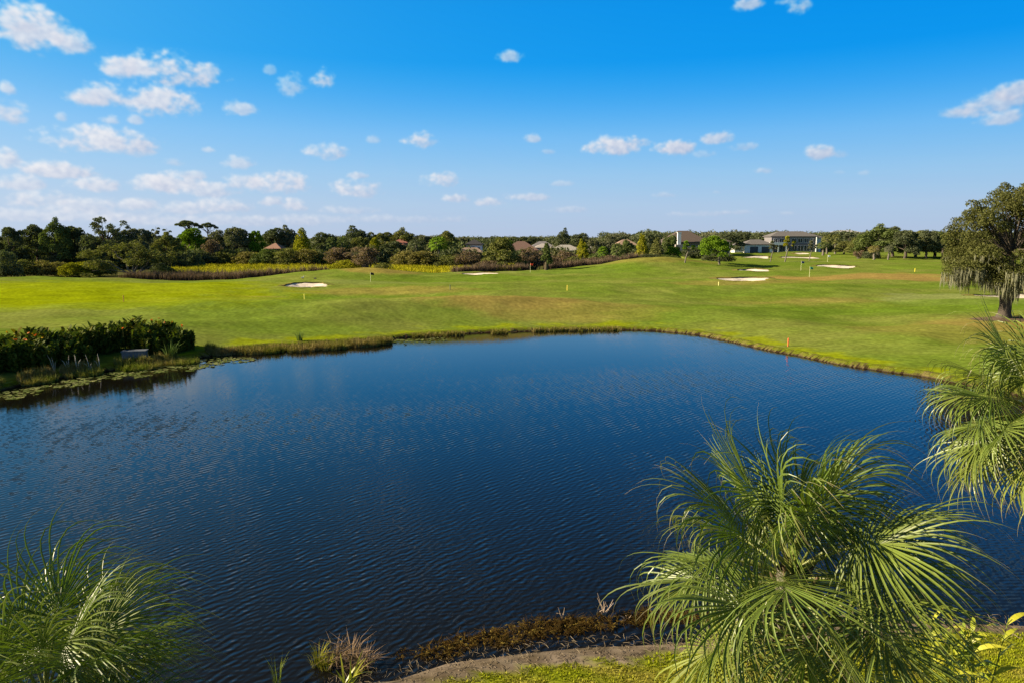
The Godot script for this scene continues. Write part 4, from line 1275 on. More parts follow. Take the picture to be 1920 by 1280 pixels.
func hip_roof(b: MB, x0: float, x1: float, z0: float, z1: float, y: float, rise: float, col: Color) -> void:
	var e := 0.6
	x0 -= e; x1 += e; z0 -= e; z1 += e
	var inset := minf((z1 - z0) * 0.5, (x1 - x0) * 0.5)
	var zm := (z0 + z1) * 0.5
	var a := Vector3(x0 + inset * 0.96, y + rise, zm)
	var c := Vector3(x1 - inset * 0.96, y + rise, zm)
	var p := [Vector3(x0, y, z1), Vector3(x1, y, z1), Vector3(x1, y, z0), Vector3(x0, y, z0)]
	b.face(p[0], a, c, p[1], col)
	b.face(p[2], c, a, p[3], col)
	b.tri(p[1], c, p[2], col)
	b.tri(p[3], a, p[0], col)
	for k in 4:
		var q: Vector3 = p[k]
		var r: Vector3 = p[(k + 1) % 4]
		b.face(q - Vector3(0, 0.22, 0), q, r, r - Vector3(0, 0.22, 0), col * 0.8)
	b.face(p[0] - Vector3(0, 0.22, 0), p[1] - Vector3(0, 0.22, 0), p[2] - Vector3(0, 0.22, 0), p[3] - Vector3(0, 0.22, 0), Color(0.5, 0.48, 0.44))

func block(h: Node3D, x0: float, x1: float, z0: float, z1: float, y0: float, y1: float, rise: float, wall: Color, roof: Color) -> void:
	var b := MB.new()
	b.box(Vector3(x0, y0, z0), Vector3(x1, y1, z1), wall)
	part("wall", b, M.stucco, h)
	if rise > 0.0:
		var r := MB.new()
		hip_roof(r, x0, x1, z0, z1, y1 + 0.225, rise, roof)
		part("roof", r, M.roof_tile, h)

func opening(h: Node3D, called: String, x: float, y: float, w: float, t: float, z: float, frame: Color) -> void:
	var f := MB.new()
	for s in [[x - w / 2 - 0.08, y, x - w / 2, y + t], [x + w / 2, y, x + w / 2 + 0.08, y + t], [x - w / 2 - 0.08, y + t, x + w / 2 + 0.08, y + t + 0.1], [x - w / 2 - 0.08, y - 0.1, x + w / 2 + 0.08, y], [x - 0.03, y, x + 0.03, y + t]]:
		f.box(Vector3(s[0], s[1], z - 0.02), Vector3(s[2], s[3], z + 0.09), frame)
	var o := part(called, f, M.paint, h)
	var p := MB.new()
	p.box(Vector3(x - w / 2, y, z - 0.02), Vector3(x + w / 2, y + t, z + 0.03))
	part("pane", p, M.glass, o)

func post(h: Node3D, called: String, x: float, z: float, y0: float, y1: float, r: float, col: Color) -> void:
	var b := MB.new()
	b.box(Vector3(x - r, y0, z - r), Vector3(x + r, y1, z + r), col)
	part(called, b, M.paint, h)

func house(label: String, x: float, z: float, turn := 0.0) -> Node3D:
	var h := thing("house", label, "house", Vector3(x, land(x, z), z), "houses behind the course")
	h.rotation.y = turn
	return h

func make_houses() -> void:
	var white := Color(0.78, 0.76, 0.72)
	var slate := Color(0.20, 0.185, 0.18)
	var brown := Color(0.15, 0.115, 0.095)
	# two storeys with a balcony
	var h := house("grey two storey house with balcony and dark windows beyond the long bunker", 119, -290)
	block(h, -11, 10, -10, 0, -1, 3.0, 0, Color(0.15, 0.145, 0.15), slate)
	block(h, -9.5, 9.6, -9.6, -0.8, 3.002, 6.1, 2.1, Color(0.19, 0.18, 0.185), slate)
	block(h, 8.2, 12.4, -12, -3, -1, 5.6, 1.6, Color(0.50, 0.54, 0.60), slate)
	for k in 6:
		opening(h, "window", -5.2 + k * 2.6, 3.7, 1.8, 1.7, -0.8, Color(0.55, 0.55, 0.55))
	for k in 6:
		opening(h, "window", -5.2 + k * 2.6, 0.2, 2.1, 2.2, 0, Color(0.4, 0.4, 0.4))
	opening(h, "door", -7.8, 3.1, 1.4, 2.2, -0.8, Color(0.6, 0.6, 0.6))
	var bal := MB.new()
	bal.box(Vector3(-11.6, 2.72, 0.02), Vector3(-4.4, 3.0, 3.2), white)
	bal.box(Vector3(-11.6, 3.003, 3.0), Vector3(-4.4, 3.85, 3.2), white)
	bal.box(Vector3(-11.6, 3.003, 0.02), Vector3(-11.4, 3.85, 2.998), white)
	part("balcony", bal, M.stucco, h)
	for k in 4:
		post(h, "column", [-11.4, -8.0, -4.6, 9.0][k], [3.0, 3.0, 3.0, 0.4][k], -1, 2.715 if k < 3 else 6.0, 0.2, white)
	# white garage house
	h = house("low white garage house with grey hipped roof beside the balcony house", 97.5, -272)
	block(h, -5.6, 5.6, -8, 0, -1, 2.9, 1.9, white, slate)
	block(h, -9.0, -5.603, -7, -1.5, -1, 2.5, 1.3, white, slate)
	for k in 2:
		var g := MB.new()
		g.box(Vector3(-3.4 + k * 4.6, -0.6, -0.3), Vector3(-0.2 + k * 4.6, 2.2, 0.03), Color(0.06, 0.065, 0.075))
		part("garage_door", g, M.paint, h)
	# chimney house
	h = house("big house with dark brown hipped roof and tall white chimney", 62, -242)
	block(h, -8, 7, -12, 0, -1, 4.6, 4.0, Color(0.16, 0.14, 0.12), brown)
	block(h, 7.003, 15, -10, -1, -1, 4.8, 1.7, Color(0.12, 0.11, 0.11), brown)
	block(h, -5.0, -2.4, 0.003, 2.4, -1, 4.0, 0, Color(0.3, 0.27, 0.24), brown)
	var ch := MB.new()
	ch.box(Vector3(-4.2, 4.003, 0.5), Vector3(-3.0, 8.0, 1.4), white)
	ch.box(Vector3(-4.35, 8.003, 0.35), Vector3(-2.85, 8.25, 1.55), white)
	part("chimney", ch, M.stucco, h)
	for k in 5:
		opening(h, "window", 0.4 + k * 1.5, 0.6, 1.0, 2.6, 0, Color(0.5, 0.48, 0.45))
	for k in 4:
		post(h, "column", 8.0 + k * 2.2, -0.4, -1, 4.7, 0.14, Color(0.4, 0.38, 0.36))
	# terracotta
	h = house("pink house with terracotta roof half hidden by black green oak", -41, -262)
	block(h, -7, 3, -9, 0, -1, 5.6, 2.6, Color(0.52, 0.28, 0.22), Color(0.36, 0.15, 0.11))
	block(h, 0.4, 2.9, 0.003, 2.2, -1, 5.0, 0.9, Color(0.52, 0.28, 0.22), Color(0.36, 0.15, 0.11))
	opening(h, "window", -3.0, 1.6, 1.2, 1.6, 0, white)
	opening(h, "window", 1.6, 1.8, 1.0, 1.6, 2.2, white)
	# white tower
	h = house("white house with dark roofed upper storey and tan lower roof", -13.4, -236)
	block(h, -2.4, 3.0, -7, 0, -1, 6.6, 1.7, white, Color(0.07, 0.065, 0.07))
	block(h, -5.6, 4.4, 0.003, 6, -1, 3.4, 2.2, Color(0.50, 0.44, 0.37), Color(0.36, 0.26, 0.20))
	opening(h, "window", 0.2, 4.4, 1.0, 1.6, 0, Color(0.3, 0.3, 0.32))
	opening(h, "window", 2.0, 4.6, 0.7, 1.2, 0, Color(0.3, 0.3, 0.32))
	opening(h, "window", -3.0, 0.6, 1.2, 1.6, 6, white)
	opening(h, "window", 1.4, 0.6, 1.2, 1.6, 6, white)
	# brown tiled roof
	h = house("dark walled house with brown tiled roof behind the wide olive oak", 3.6, -232)
	block(h, -6, 5, -9, 0, -1, 4.6, 3.0, Color(0.075, 0.085, 0.08), Color(0.22, 0.14, 0.11))
	opening(h, "window", 2.4, 1.6, 1.6, 1.8, 0, Color(0.3, 0.3, 0.3))
	h = house("grey roofed house between the brown tiled roof and the villa", 11.5, -258)
	block(h, -5, 5, -8, 0, -1, 4.9, 2.6, Color(0.55, 0.52, 0.48), Color(0.27, 0.25, 0.25))
	opening(h, "window", 1.0, 1.6, 1.6, 1.8, 0, Color(0.4, 0.4, 0.4))
	# white villa
	h = house("long white villa with pale flat hipped roofs among scrub", 22, -248)
	block(h, -8.0, 3.0, -8, 0, -1, 4.3, 2.0, white, Color(0.46, 0.42, 0.37))
	block(h, 3.003, 14, -6, 1, -1, 4.0, 1.7, white, Color(0.40, 0.37, 0.34))
	block(h, -13.4, -8.003, -8, -1, -1, 5.3, 1.5, Color(0.62, 0.57, 0.50), Color(0.50, 0.45, 0.40))
	for k in 4:
		opening(h, "window", -6.6 + k * 2.5, 1.8, 1.1, 1.7, 0, Color(0.35, 0.33, 0.32))
	for k in 3:
		opening(h, "window", 5.0 + k * 2.9, 1.6, 1.3, 1.7, 1, Color(0.35, 0.33, 0.32))
	h = house("tan roofed house just behind the yellow cypress pair", 50, -300)
	block(h, -5, 5, -8, 0, -1, 5.4, 2.6, Color(0.60, 0.50, 0.40), Color(0.42, 0.29, 0.21))
	opening(h, "window", 0.0, 2.0, 1.4, 1.8, 0, white)
	h = house("peach gabled house glimpsed over green thicket by the yellow cypress", -85.5, -246)
	block(h, -2.6, 2.6, -6, 0, -1, 5.0, 2.0, Color(0.62, 0.40, 0.32), Color(0.42, 0.24, 0.18))
	opening(h, "window", 0.6, 2.8, 1.0, 1.4, 0, white)
	h = house("pale distant building topping the trees beyond the cabbage palms", 206, -420)
	block(h, -9, 6, -8, 0, -1, 9.0, 1.2, Color(0.66, 0.62, 0.56), Color(0.5, 0.47, 0.44))
	for k in 4:
		opening(h, "window", -6.5 + k * 3.2, 6.4, 1.2, 1.6, 0, white)

# ---------------------------------------------------------------- the mossy oak

func make_mossy_oak() -> void:
	var at := Vector3(51.8, 0, -71.4)
	at.y = land(at.x, at.z)
	var t := thing("mossy_oak", "large live oak hung with grey moss standing in a mulch ring", "tree", at)
	var tr := MB.new()
	tr.tube([Vector3(-0.05, -0.4, 0), Vector3(0, 0.15, 0), Vector3(0.02, 0.6, 0), Vector3(0.05, 1.5, 0), Vector3(0.0, 2.4, 0)], [1.15, 0.82, 0.62, 0.56, 0.6], 12, Color.WHITE)
	var left := [Vector3(-0.1, 1.9, 0), Vector3(-0.15, 3.2, 0.1), Vector3(0.0, 4.8, 0.2), Vector3(0.2, 6.6, 0)]
	var right := [Vector3(0.15, 1.6, 0), Vector3(0.9, 2.8, -0.2), Vector3(1.7, 4.0, -0.1), Vector3(2.4, 5.6, 0.2), Vector3(3.2, 7.4, 0.2)]
	tr.tube(left, [0.42, 0.36, 0.28, 0.2], 9, Color.WHITE)
	tr.tube(right, [0.42, 0.38, 0.32, 0.24, 0.16], 9, Color.WHITE)
	var lobes := []
	var spots := []
	for k in 96:
		var a := k * 2.4 + rr(-0.3, 0.3)
		var q := k / 96.0
		var rad: float = [5.2, 6.6, 6.9, 6.4, 5.6, 4.4, 2.6][int(q * 7)] * sqrt(rr(0.22, 1.0))
		var p := Vector3(0.9 + cos(a) * rad, lerpf(3.9, 13.2, q) + rr(-0.4, 0.4), sin(a) * rad * 0.9)
		spots.append([p, rr(0.7, 1.5)])
	# the low bough over the green, the loose tuft up high, the top
	for p in [Vector3(-6.3, 4.9, 0.4), Vector3(-5.6, 5.5, 0.9), Vector3(-5.2, 4.7, -0.4), Vector3(-4.5, 5.8, 0.8), Vector3(-3.6, 5.2, 0.6), Vector3(-2.8, 4.6, 1.0), Vector3(-4.0, 6.8, 0.2), Vector3(-1.6, 4.2, 1.6), Vector3(-0.6, 3.7, 1.8)]:
		spots.append([p, rr(0.75, 1.1)])
	for p in [Vector3(-4.5, 11.9, 0), Vector3(-4.0, 11.2, 0.3), Vector3(-4.9, 10.9, 0), Vector3(-4.4, 9.6, 0), Vector3(-3.6, 10.0, 0.2), Vector3(0.6, 13.6, 0), Vector3(2.0, 13.4, 0.2), Vector3(-1.4, 12.6, 0)]:
		spots.append([p, rr(0.55, 0.8)])
	for s in spots:
		var p: Vector3 = s[0]
		var z: float = s[1]
		lobes.append([p, Vector3(z, z * rr(0.6, 1.0), z)])
		lobes.append([p + rdir() * z * 0.9, Vector3(z, z, z) * 0.55])
		var from: Vector3 = right[mini(4, int(p.y * 0.36))] if p.x > 1.2 else left[mini(3, int(p.y * 0.36))]
		limb(tr, from, p, 0.12, 0.025, 0.5 if p.y < 7 else 0.1, 5)
	part("trunk", tr, M.bark, t)
	var cr := MB.new()
	leaf_cloud(cr, lobes, 80000, 0.155, 0.4, -0.7)
	part("crown", cr, M.leaf_live_oak, t)
	var mo := MB.new()
	for s in spots:
		var p: Vector3 = s[0]
		if p.y > 7.5:
			continue
		var n := 46 if p.y < 5.6 else 8
		for k in n:
			var a := rr(0, TAU)
			var r: float = sqrt(rng.randf()) * s[1]
			var top := p + Vector3(cos(a) * r, -s[1] * rr(0.0, 0.5), sin(a) * r)
			var len_ := rr(0.4, 1.0) * (1.7 if p.y < 5.6 else 1.0)
			var col := Color(1, 1, 1) * rr(0.65, 1.2)
			for q in 3:
				var w := rr(0.008, 0.026)
				var sd := Vector3(cos(a * 3 + q), 0, sin(a * 3 + q)) * w
				var p0 := top + rdir() * 0.07
				var p1 := p0 + Vector3(rr(-0.06, 0.08), -len_ * 0.5, rr(-0.06, 0.06))
				var p2 := p1 + Vector3(rr(-0.06, 0.1), -len_ * 0.5 * rr(0.6, 1.1), rr(-0.06, 0.06))
				mo.face(p0 - sd, p0 + sd, p1 + sd * 1.3, p1 - sd * 1.3, col)
				mo.tri(p1 - sd * 1.3, p1 + sd * 1.3, p2, col)
	var m := part("hanging_moss", mo, M.moss, t)
	m.set_meta("kind", "stuff")
	var ring := MB.new()
	for s in 26:
		var a0 := TAU * s / 26
		var a1 := TAU * (s + 1) / 26
		var r0 := 2.1 * (1 + 0.08 * sin(a0 * 4))
		var r1 := 2.1 * (1 + 0.08 * sin(a1 * 4))
		var e0 := Vector3(cos(a0) * r0 * 1.45, 0, sin(a0) * r0)
		var e1 := Vector3(cos(a1) * r1 * 1.45, 0, sin(a1) * r1)
		var i0 := e0 * 0.45 + Vector3(0, 0.14, 0)
		var i1 := e1 * 0.45 + Vector3(0, 0.14, 0)
		e0.y = land(at.x + e0.x, at.z + e0.z) - at.y + 0.03
		e1.y = land(at.x + e1.x, at.z + e1.z) - at.y + 0.03
		ring.face(e0, e1, i1, i0, Color.WHITE)
		ring.tri(i0, i1, Vector3(0, 0.2, 0), Color.WHITE)
	var g := part("mulch_ring", ring, M.mulch, self)
	g.position = at
	meta(g, "ring of brown mulch round the mossy oak's foot", "mulch")

# ---------------------------------------------------------------- flags, posts, birds

func make_course_furniture() -> void:
	for f in [[4.2, -157.1, 2.1, Color(0.70, 0.07, 0.03), "red flag on a thin pole beside the brown scrub"], [64.4, -152.7, 2.2, Color(0.03, 0.05, 0.16), "dark blue flag on a pole behind the green flag"], [59.6, -137.1, 2.1, Color(0.02, 0.24, 0.16), "green flag on a pole over dry turf"], [85.0, -184.9, 2.0, Color(0.85, 0.85, 0.82), "white flag on a pole above the grey beige bunker"], [-25.2, -121.8, 1.7, Color(0.02, 0.02, 0.025), "black flag hanging from a pole near the two birds"]]:
		var o := thing("golf_flag", f[4], "flag", Vector3(f[0], land(f[0], f[1]), f[1]), "flags on the greens")
		var p := MB.new()
		p.tube([Vector3(0, -0.1, 0), Vector3(0, f[2], 0)], [0.028, 0.022], 6, Color(0.75, 0.72, 0.45))
		part("pole", p, M.paint, o)
		var c := MB.new()
		var wide := 0.62
		for k in 6:
			var u0 := k / 6.0
			var u1 := (k + 1) / 6.0
			var z0 := 0.07 * sin(u0 * 7.0)
			var z1 := 0.07 * sin(u1 * 7.0)
			var a := Vector3(0.02 + u0 * wide, f[2] - 0.02 - u0 * 0.14, z0)
			var b := Vector3(0.02 + u1 * wide, f[2] - 0.02 - u1 * 0.14, z1)
			c.face(a - Vector3(0, 0.42, 0), a, b, b - Vector3(0, 0.42, 0), f[3])
		part("cloth", c, M.cloth, o)
	for s in [[-50.4, -88.3, 0.85, Color(0.5, 0.25, 0.05), "short orange brown stake on the bright tee turf"], [-26.8, -87.9, 0.92, Color(0.8, 0.72, 0.12), "yellow post below the white bunker by the birds"], [-9.3, -102.5, 0.75, Color(0.09, 0.11, 0.09), "thin dark post in the fairway middle"], [8.2, -101.2, 0.8, Color(0.8, 0.6, 0.08), "yellow post in the fairway above the far shore"], [33.5, -110.7, 0.62, Color(0.85, 0.78, 0.3), "short yellow post beside the broad white bunker"], [23.6, -57.6, 0.7, Color(0.62, 0.13, 0.04), "red hazard stake close to the pond edge"], [86.9, -147.7, 0.75, Color(0.8, 0.66, 0.05), "yellow post near the mossy oak's crown"]]:
		var o := thing("marker_post", s[4], "post", Vector3(s[0], land(s[0], s[1]), s[1]), "marker posts on the turf")
		var b := MB.new()
		var w := 0.055
		b.tube([Vector3(0, -0.15, 0), Vector3(0, s[2] - 0.06, 0)], [w, w], 8, s[3])
		part("shaft", b, M.paint, o)
		var cp := MB.new()
		cp.tube([Vector3(0, s[2] - 0.06, 0), Vector3(0, s[2] - 0.02, 0), Vector3(0, s[2] + 0.015, 0), Vector3(0, s[2] + 0.02, 0)], [w, w * 0.9, w * 0.5, 0.001], 8, s[3] * 1.1)
		part("cap", cp, M.paint, o)
	bird(Vector3(-39.7, 0, -129.8), Color(0.62, 0.60, 0.56), 1.1, true, "pale long necked bird standing on the green above the bunker")
	bird(Vector3(-36.9, 0, -128.1), Color(0.035, 0.033, 0.035), 0.95, false, "black hunched bird feeding on the green beside the pale bird")
	# dead palm snag wrapped in ivy
	var st := thing("ivy_snag", "dead palm trunk wrapped in green ivy at the edge of scrub", "tree", Vector3(8.3, land(8.3, -165.5), -165.5))
	var tr := MB.new()
	tr.tube([Vector3(0, -0.4, 0), Vector3(0.1, 2.2, 0), Vector3(0.05, 5.6, 0)], [0.55, 0.4, 0.3], 9, Color(1.5, 1.0, 0.8))
	part("trunk", tr, M.bark, st)
	var iv := MB.new()
	leaf_cloud(iv, [[Vector3(0.05, 4.8, 0), Vector3(0.85, 1.4, 0.85)], [Vector3(0.2, 3.2, 0), Vector3(1.0, 1.2, 0.95)], [Vector3(0.7, 2.0, 0), Vector3(0.85, 1.3, 0.8)], [Vector3(-0.9, 2.6, 0), Vector3(0.5, 0.9, 0.5)], [Vector3(0.0, 6.0, 0), Vector3(0.5, 0.5, 0.5)]], 2400, 0.28)
	part("ivy", iv, M.leaf_green, st)

func bird(at: Vector3, col: Color, s: float, tall: bool, label: String) -> void:
	at.y = land(at.x, at.z)
	var o := thing("bird", label, "bird", at, "birds on the green")
	o.scale = Vector3.ONE * s
	o.rotation.y = 0.5 if tall else 2.6
	var b := MB.new()
	var pts := []
	var rad := []
	if tall:
		pts = [Vector3(-0.34, 0.44, 0), Vector3(-0.22, 0.47, 0), Vector3(-0.08, 0.47, 0), Vector3(0.07, 0.48, 0), Vector3(0.15, 0.55, 0), Vector3(0.16, 0.66, 0), Vector3(0.20, 0.75, 0), Vector3(0.26, 0.77, 0), Vector3(0.31, 0.75, 0), Vector3(0.40, 0.70, 0), Vector3(0.46, 0.63, 0)]
		rad = [0.02, 0.08, 0.12, 0.10, 0.05, 0.032, 0.035, 0.04, 0.02, 0.012, 0.004]
	else:
		pts = [Vector3(-0.40, 0.27, 0), Vector3(-0.25, 0.32, 0), Vector3(-0.08, 0.35, 0), Vector3(0.10, 0.34, 0), Vector3(0.20, 0.31, 0), Vector3(0.27, 0.25, 0), Vector3(0.33, 0.22, 0), Vector3(0.38, 0.19, 0), Vector3(0.42, 0.15, 0)]
		rad = [0.03, 0.11, 0.15, 0.12, 0.06, 0.04, 0.04, 0.018, 0.004]
	b.tube(pts, rad, 10, col)
	for q in [-0.05, 0.05]:
		b.tube([Vector3(0, 0.42 if tall else 0.26, q), Vector3(0.03, 0.22, q), Vector3(0, 0.0, q)], [0.022, 0.012, 0.009], 5, Color(0.25, 0.16, 0.1))
		b.tube([Vector3(0, 0.008, q), Vector3(0.09, 0.006, q)], [0.012, 0.005], 4, Color(0.25, 0.16, 0.1))
	part("body", b, M.cloth, o)

# ---------------------------------------------------------------- the near bank

func make_near_bank() -> void:
	# lawn blades
	var m := tuft(7, 0.055, 0.006, 0.9, Color(0.9, 0.95, 0.8), Color(1.1, 1.1, 1.0), 0.05)
	var xf := []
	var co := []
	for k in 60000:
		var x := rr(-4, 17)
		var z := -rr(9, 16)
		var sd := to_shore(x, z)
		var n2 := noise.get_noise_2d(x * 9 + 300, z * 14)
		var n3 := noise.get_noise_2d(x * 34, z * 60 + 70)
		if sd < 0.95 + n2 * 0.5 + n3 * 0.35:
			continue
		var q := rr(0.6, 1.3)
		xf.append(Transform3D(Basis(Vector3.UP, rr(0, TAU)).scaled(Vector3(q, q, q)), Vector3(x, land(x, z) - 0.005, z)))
		co.append(Color(0.26, 0.29, 0.012).lerp(Color(0.34, 0.30, 0.05), clampf(0.25 + n2 + n3 * 0.9 + rr(-0.3, 0.3), 0, 1)))
	var o := scatter("lawn_grass", m, M.reed, xf, co)
	meta(o, "short mown lawn blades on the near bank under the palms", "grass")
	# litter of dead stems and pebbly crumbs on the bare strip
	var bit := MB.new()
	bit.tube([Vector3(-0.1, 0, 0), Vector3(0, 0.015, 0.01), Vector3(0.1, 0, 0)], [0.003, 0.005, 0.002], 4, Color.WHITE)
	xf = []
	co = []
	for k in 5200:
		var x := rr(-4.5, 14)
		var z := -rr(13.0, 16.6)
		var sd := to_shore(x, z)
		if sd < -0.25 or sd > 1.1:
			continue
		var q := rr(0.3, 1.3)
		xf.append(Transform3D(Basis.from_euler(Vector3(rr(-0.3, 0.3), rr(0, TAU), rr(-0.3, 0.3))).scaled(Vector3(q, q, q)), Vector3(x, maxf(land(x, z), 0.0) + 0.012, z)))
		co.append(Color(0.10, 0.075, 0.045).lerp(Color(0.30, 0.24, 0.16), rng.randf()))
	meta(scatter("dead_stems", bit.mesh(), M.reed, xf, co), "dead stems littering the bare strip at the water", "litter")
	var clod := MB.new()
	for k in 5:
		var a0 := TAU * k / 5.0
		var a1 := TAU * (k + 1) / 5.0
		clod.tri(Vector3(cos(a0), -0.2, sin(a0)), Vector3(0.2, 0.7, 0.1), Vector3(cos(a1), -0.2, sin(a1)), Color.WHITE)
	xf = []
	co = []
	for k in 9000:
		var x := rr(-4.5, 14)
		var z := -rr(12.6, 16.0)
		var sd := to_shore(x, z)
		if sd < 0.0 or sd > 1.0 + 0.3 * noise.get_noise_2d(x * 30, z * 30):
			continue
		var q := 0.006 + 0.03 * pow(rng.randf(), 4.0)
		xf.append(Transform3D(Basis(Vector3.UP, rr(0, TAU)).scaled(Vector3(q, q * rr(0.5, 1), q)), Vector3(x, land(x, z), z)))
		co.append(Color(0.07, 0.05, 0.032).lerp(Color(0.24, 0.19, 0.14), rng.randf()))
	meta(scatter("soil_crumbs", clod.mesh(), M.reed, xf, co), "crumbly clods of soil on the bare strip", "soil")
	# brown water weed with yellow leaves, tangled along the waterline
	var weed := MB.new()
	for k in 9:
		var a := rr(0, TAU)
		var p1 := Vector3(cos(a) * 0.12, rr(0.05, 0.16), sin(a) * 0.12)
		var p2 := p1 + Vector3(cos(a + 0.8) * 0.16, rr(-0.1, 0.12), sin(a + 0.8) * 0.16)
		weed.tube([Vector3(0, -0.03, 0), p1, p2], [0.006, 0.005, 0.003], 4, Color(0.85, 0.7, 0.5))
		blade_leaf(weed, p1, rdir() + Vector3(0, 0.5, 0), rr(0.04, 0.09), 0.014, 1.0, Color(1.4, 1.6, 0.7), 3)
	var wm := weed.mesh()
	for w in [["tangled brown water weed with yellow leaves in the middle of the near shore", [[0.1, -15.25, 0.7, 0.35], [0.9, -15.55, 0.8, 0.35], [-0.5, -15.0, 0.5, 0.3], [1.6, -15.7, 0.5, 0.25]], 150], ["dark water weed under the drooping palm fronds", [[2.6, -15.8, 0.8, 0.35], [3.6, -16.0, 0.7, 0.3], [4.6, -16.0, 0.8, 0.3]], 110], ["sparse drowned weed beside the brown reed clump", [[-2.0, -14.5, 0.8, 0.25], [-1.3, -14.9, 0.5, 0.25]], 45]]:
		xf = []
		co = []
		for k in w[2]:
			var s: Array = w[1][rng.randi() % w[1].size()]
			var a := rr(0, TAU)
			var r := sqrt(rng.randf())
			var q := rr(0.5, 1.3)
			xf.append(Transform3D(Basis.from_euler(Vector3(rr(-0.4, 0.4), rr(0, TAU), rr(-0.4, 0.4))).scaled(Vector3(q, q * 0.45, q)), Vector3(s[0] + cos(a) * r * s[2], 0.0, s[1] + sin(a) * r * s[3])))
			co.append(Color(0.035, 0.024, 0.012).lerp(Color(0.15, 0.11, 0.035), pow(rng.randf(), 2.2)))
		meta(scatter("water_weed", wm, M.reed, xf, co), w[0], "water weed")
	# clumps
	var dry := tuft(70, 0.62, 0.007, 1.1, Color(0.13, 0.09, 0.05), Color(0.32, 0.22, 0.14), 0.25)
	var fresh := tuft(60, 0.55, 0.008, 0.7, Color(0.15, 0.15, 0.02), Color(0.26, 0.25, 0.03), 0.2)
	var cl := thing("reed_clump", "brown and yellow reed clump standing in the near shallows", "reeds", Vector3(-4.0, 0, -14.15))
	for s in [[0.0, 0.0, 0, 1.0], [0.35, -0.1, 0, 1.1], [0.7, 0.1, 0, 0.9], [-0.35, 0.05, 1, 1.0], [-0.15, 0.2, 1, 0.8], [0.55, 0.25, 0, 0.8]]:
		var p := part("tuft", fresh if s[2] else dry, M.reed, cl)
		p.position = Vector3(s[0], -0.05, s[1])
		p.scale = Vector3.ONE * s[3]
		p.rotation.y = s[0] * 9.0
	var slim := tuft(26, 0.9, 0.006, 0.35, Color(0.10, 0.14, 0.02), Color(0.17, 0.21, 0.03), 0.1)
	var g1 := thing("rush_clump", "slim green rushes rising from the water beside the cut off palm", "rushes", Vector3(-5.05, -0.05, -13.4))
	part("leaves", slim, M.reed, g1)
	var broad := MB.new()
	for k in 16:
		var a := rr(0, TAU)
		blade_leaf(broad, Vector3(rr(-0.12, 0.12), 0, rr(-0.12, 0.12)), Vector3(cos(a), rr(0.9, 2.5), sin(a)), rr(0.5, 0.95), 0.022, rr(0.6, 1.6), Color(0.22, 0.23, 0.02).lerp(Color(0.32, 0.30, 0.03), rng.randf()), 6)
	var g2 := thing("strap_leaf_plant", "yellow green strap leaved plant at the edge of bare soil", "plant", Vector3(-3.5, land(-3.5, -13.2), -13.2))
	part("leaves", broad, M.frond, g2)
	# bare twigs
	for k in 3:
		var b := MB.new()
		var tw := thing("bare_twig", ["pale branching twig sticking out of the water near the fronds", "pale twig lying low beside the branching twig", "short pale twig at the weed's outer edge"][k], "twig", [Vector3(2.35, -0.05, -16.1), Vector3(2.9, -0.03, -15.9), Vector3(1.3, -0.05, -16.0)][k])
		for q in [7, 4, 3][k]:
			var d := Vector3(rr(-0.7, 0.7), rr(0.5, 1.2) if k != 1 else rr(0.1, 0.35), rr(-0.3, 0.3)) * rr(0.3, 0.6)
			b.tube([Vector3.ZERO, d * 0.5 + rdir() * 0.04, d], [0.014, 0.010, 0.004], 5, Color(0.36, 0.27, 0.19))
			b.tube([d * 0.5, d * 0.5 + rdir() * 0.15 + Vector3(0, 0.08, 0)], [0.007, 0.003], 4, Color(0.36, 0.27, 0.19))
		part("stem", b, M.paint, tw)
	# ginger
	var gi := thing("ginger_plant", "bright yellow green broad bladed ginger in front of the lawn", "plant", Vector3(8.25, land(8.25, -11.6), -11.6))
	for k in 14:
		var b := MB.new()
		var foot := Vector3(rr(-0.5, 0.5), 0, rr(-0.35, 0.35))
		var lean := Vector3(rr(-0.4, 0.4), rr(1.6, 2.1), rr(-0.3, 0.3))
		b.tube([foot, foot + lean * 0.5, foot + lean], [0.014, 0.012, 0.006], 5, Color(0.16, 0.2, 0.03))
		for q in 9:
			var a := q * PI + rr(-0.4, 0.4) + k
			blade_leaf(b, foot + lean * (0.3 + q * 0.08), Vector3(cos(a), 1.3, sin(a)), rr(0.4, 0.62), 0.045, 1.3, Color(0.18, 0.24, 0.02).lerp(Color(0.36, 0.34, 0.03), rng.randf()), 6)
		part("cane", b, M.frond, gi)

# ---------------------------------------------------------------- cabbage palms close by

